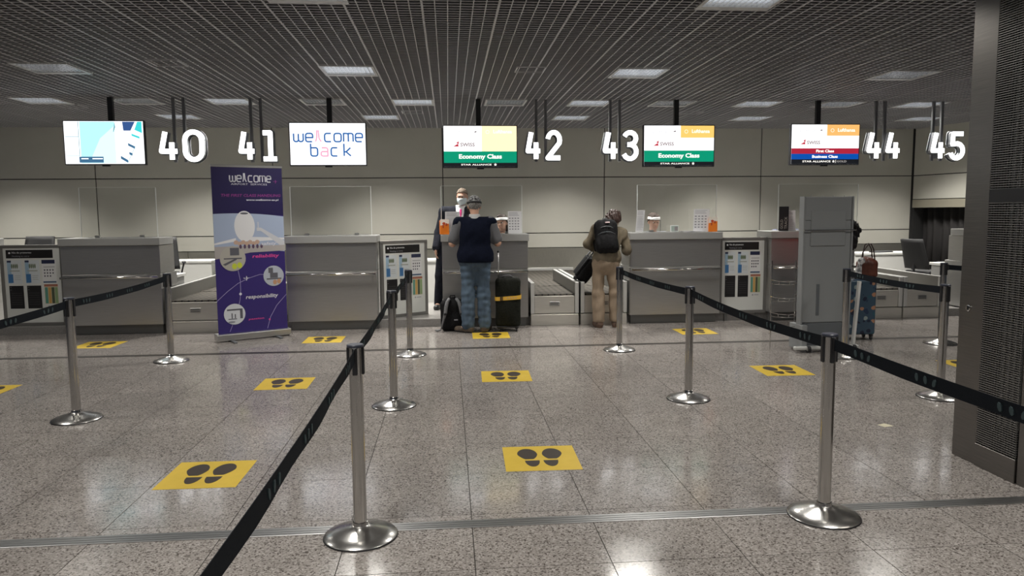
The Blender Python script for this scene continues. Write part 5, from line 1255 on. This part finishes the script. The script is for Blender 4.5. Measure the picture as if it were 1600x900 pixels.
# dark trolley case in the woman's hand, its wheels over the guard between the two belts
ax = Vector((.30, -.10, .40)).normalized(); sdx = Vector((0, 1, .25)); sdx = (sdx - ax * sdx.dot(ax)).normalized(); nx_ = ax.cross(sdx)
t = thing('trolley_case', 'black trolley case held tilted over the conveyor by the woman in khaki', 'suitcase', (1.765, 10.36, .66))
Rm = Matrix((nx_, sdx, ax)).transposed().to_4x4()
Rn = np.array(Rm.to_3x3())
sh_ = sdf_obj('shell', nyl, t, [rbox(tuple(Rm.to_3x3() @ Vector((-.085, .0, .19))), (.085, .14, .18), .04, Rn)], res=.009, wob=.004, wobs=20)
b = B(); b.tube([Rm @ Vector((.02, -.06, .03)), Rm @ Vector((.02, -.06, .50))], .011, 8); b.tube([Rm @ Vector((.02, .06, .03)), Rm @ Vector((.02, .06, .50))], .011, 8); b.build('telescopic_tube', M_GREYD, t, smooth=True)
b = B(); b.tube([Rm @ Vector((.02, -.075, .505)), Rm @ Vector((.02, .075, .505))], .016, 10); b.build('grip', M_BLACK, t, smooth=True)
B().box(-.01, .03, -.10, .10, .04, .34, bev=.012, M=Rm).build('back_plate', nyl, t)
for s in (-1, 1):
    w = B(); w.lathe([(.006, -.012), (.030, -.012), (.030, .012), (.006, .012)], 14, M=Rm @ Matrix.Translation((-.0 if s < 0 else -.13, s * .09, .01)) @ Matrix.Rotation(pi / 2, 4, 'X')); w.build('wheel', M_BLACK, t)
# the backpack on the woman's back
t = thing('backpack', 'bulky black backpack with pale label worn by the woman in khaki', 'backpack', (2.10, 9.70, 1.03), R(-8))
tilt = rotm(0, R(-16), R(-3))
T_ = lambda x, yy, z: tuple(tilt @ V3(x, yy, z))
sdf_obj('shell', nyl, t, [rbox(T_(.0, .02, .21), (.155, .085, .215), .07, tilt, .05), ell(T_(0, -.05, .13), (.135, .06, .12), tilt, .04), ell(T_(0, .01, .38), (.12, .075, .075), tilt, .06), ell(T_(0, -.045, .30), (.11, .045, .06), tilt, .03)], res=.008, wob=.006, wobs=22)
for z, w_ in ((.25, .115), (.325, .105)):
    b = B(); b.tube([T_(-w_, -.055, z - .02), T_(-w_ * .5, -.10, z), T_(0, -.108, z + .005), T_(w_ * .5, -.10, z), T_(w_, -.055, z - .02)], .005, 6); b.build('zip', M_GREYD, t, smooth=True)
b = B(); b.box(-.03, .03, -.012, .0, -.008, .008, M=Matrix.Translation(T_(.02, -.085, .385)) @ Matrix(tilt.tolist()).to_4x4()); b.build('label_patch', mat('patch_pale', (.60, .45, .46), .6), t)
for s in (-1, 1):
    b = B(); b.tube([T_(s * .09, .06, .43), T_(s * .12, .15, .42), T_(s * .135, .25, .33), T_(s * .15, .22, .18), T_(s * .15, .08, .05)], .015, 8); b.build('shoulder_strap', nyl, t, smooth=True)
b = B(); b.tube([T_(-.03, .03, .44), T_(-.03, .03, .475), T_(.03, .03, .475), T_(.03, .03, .44)], .007, 8); b.build('top_loop', nylg, t, smooth=True)
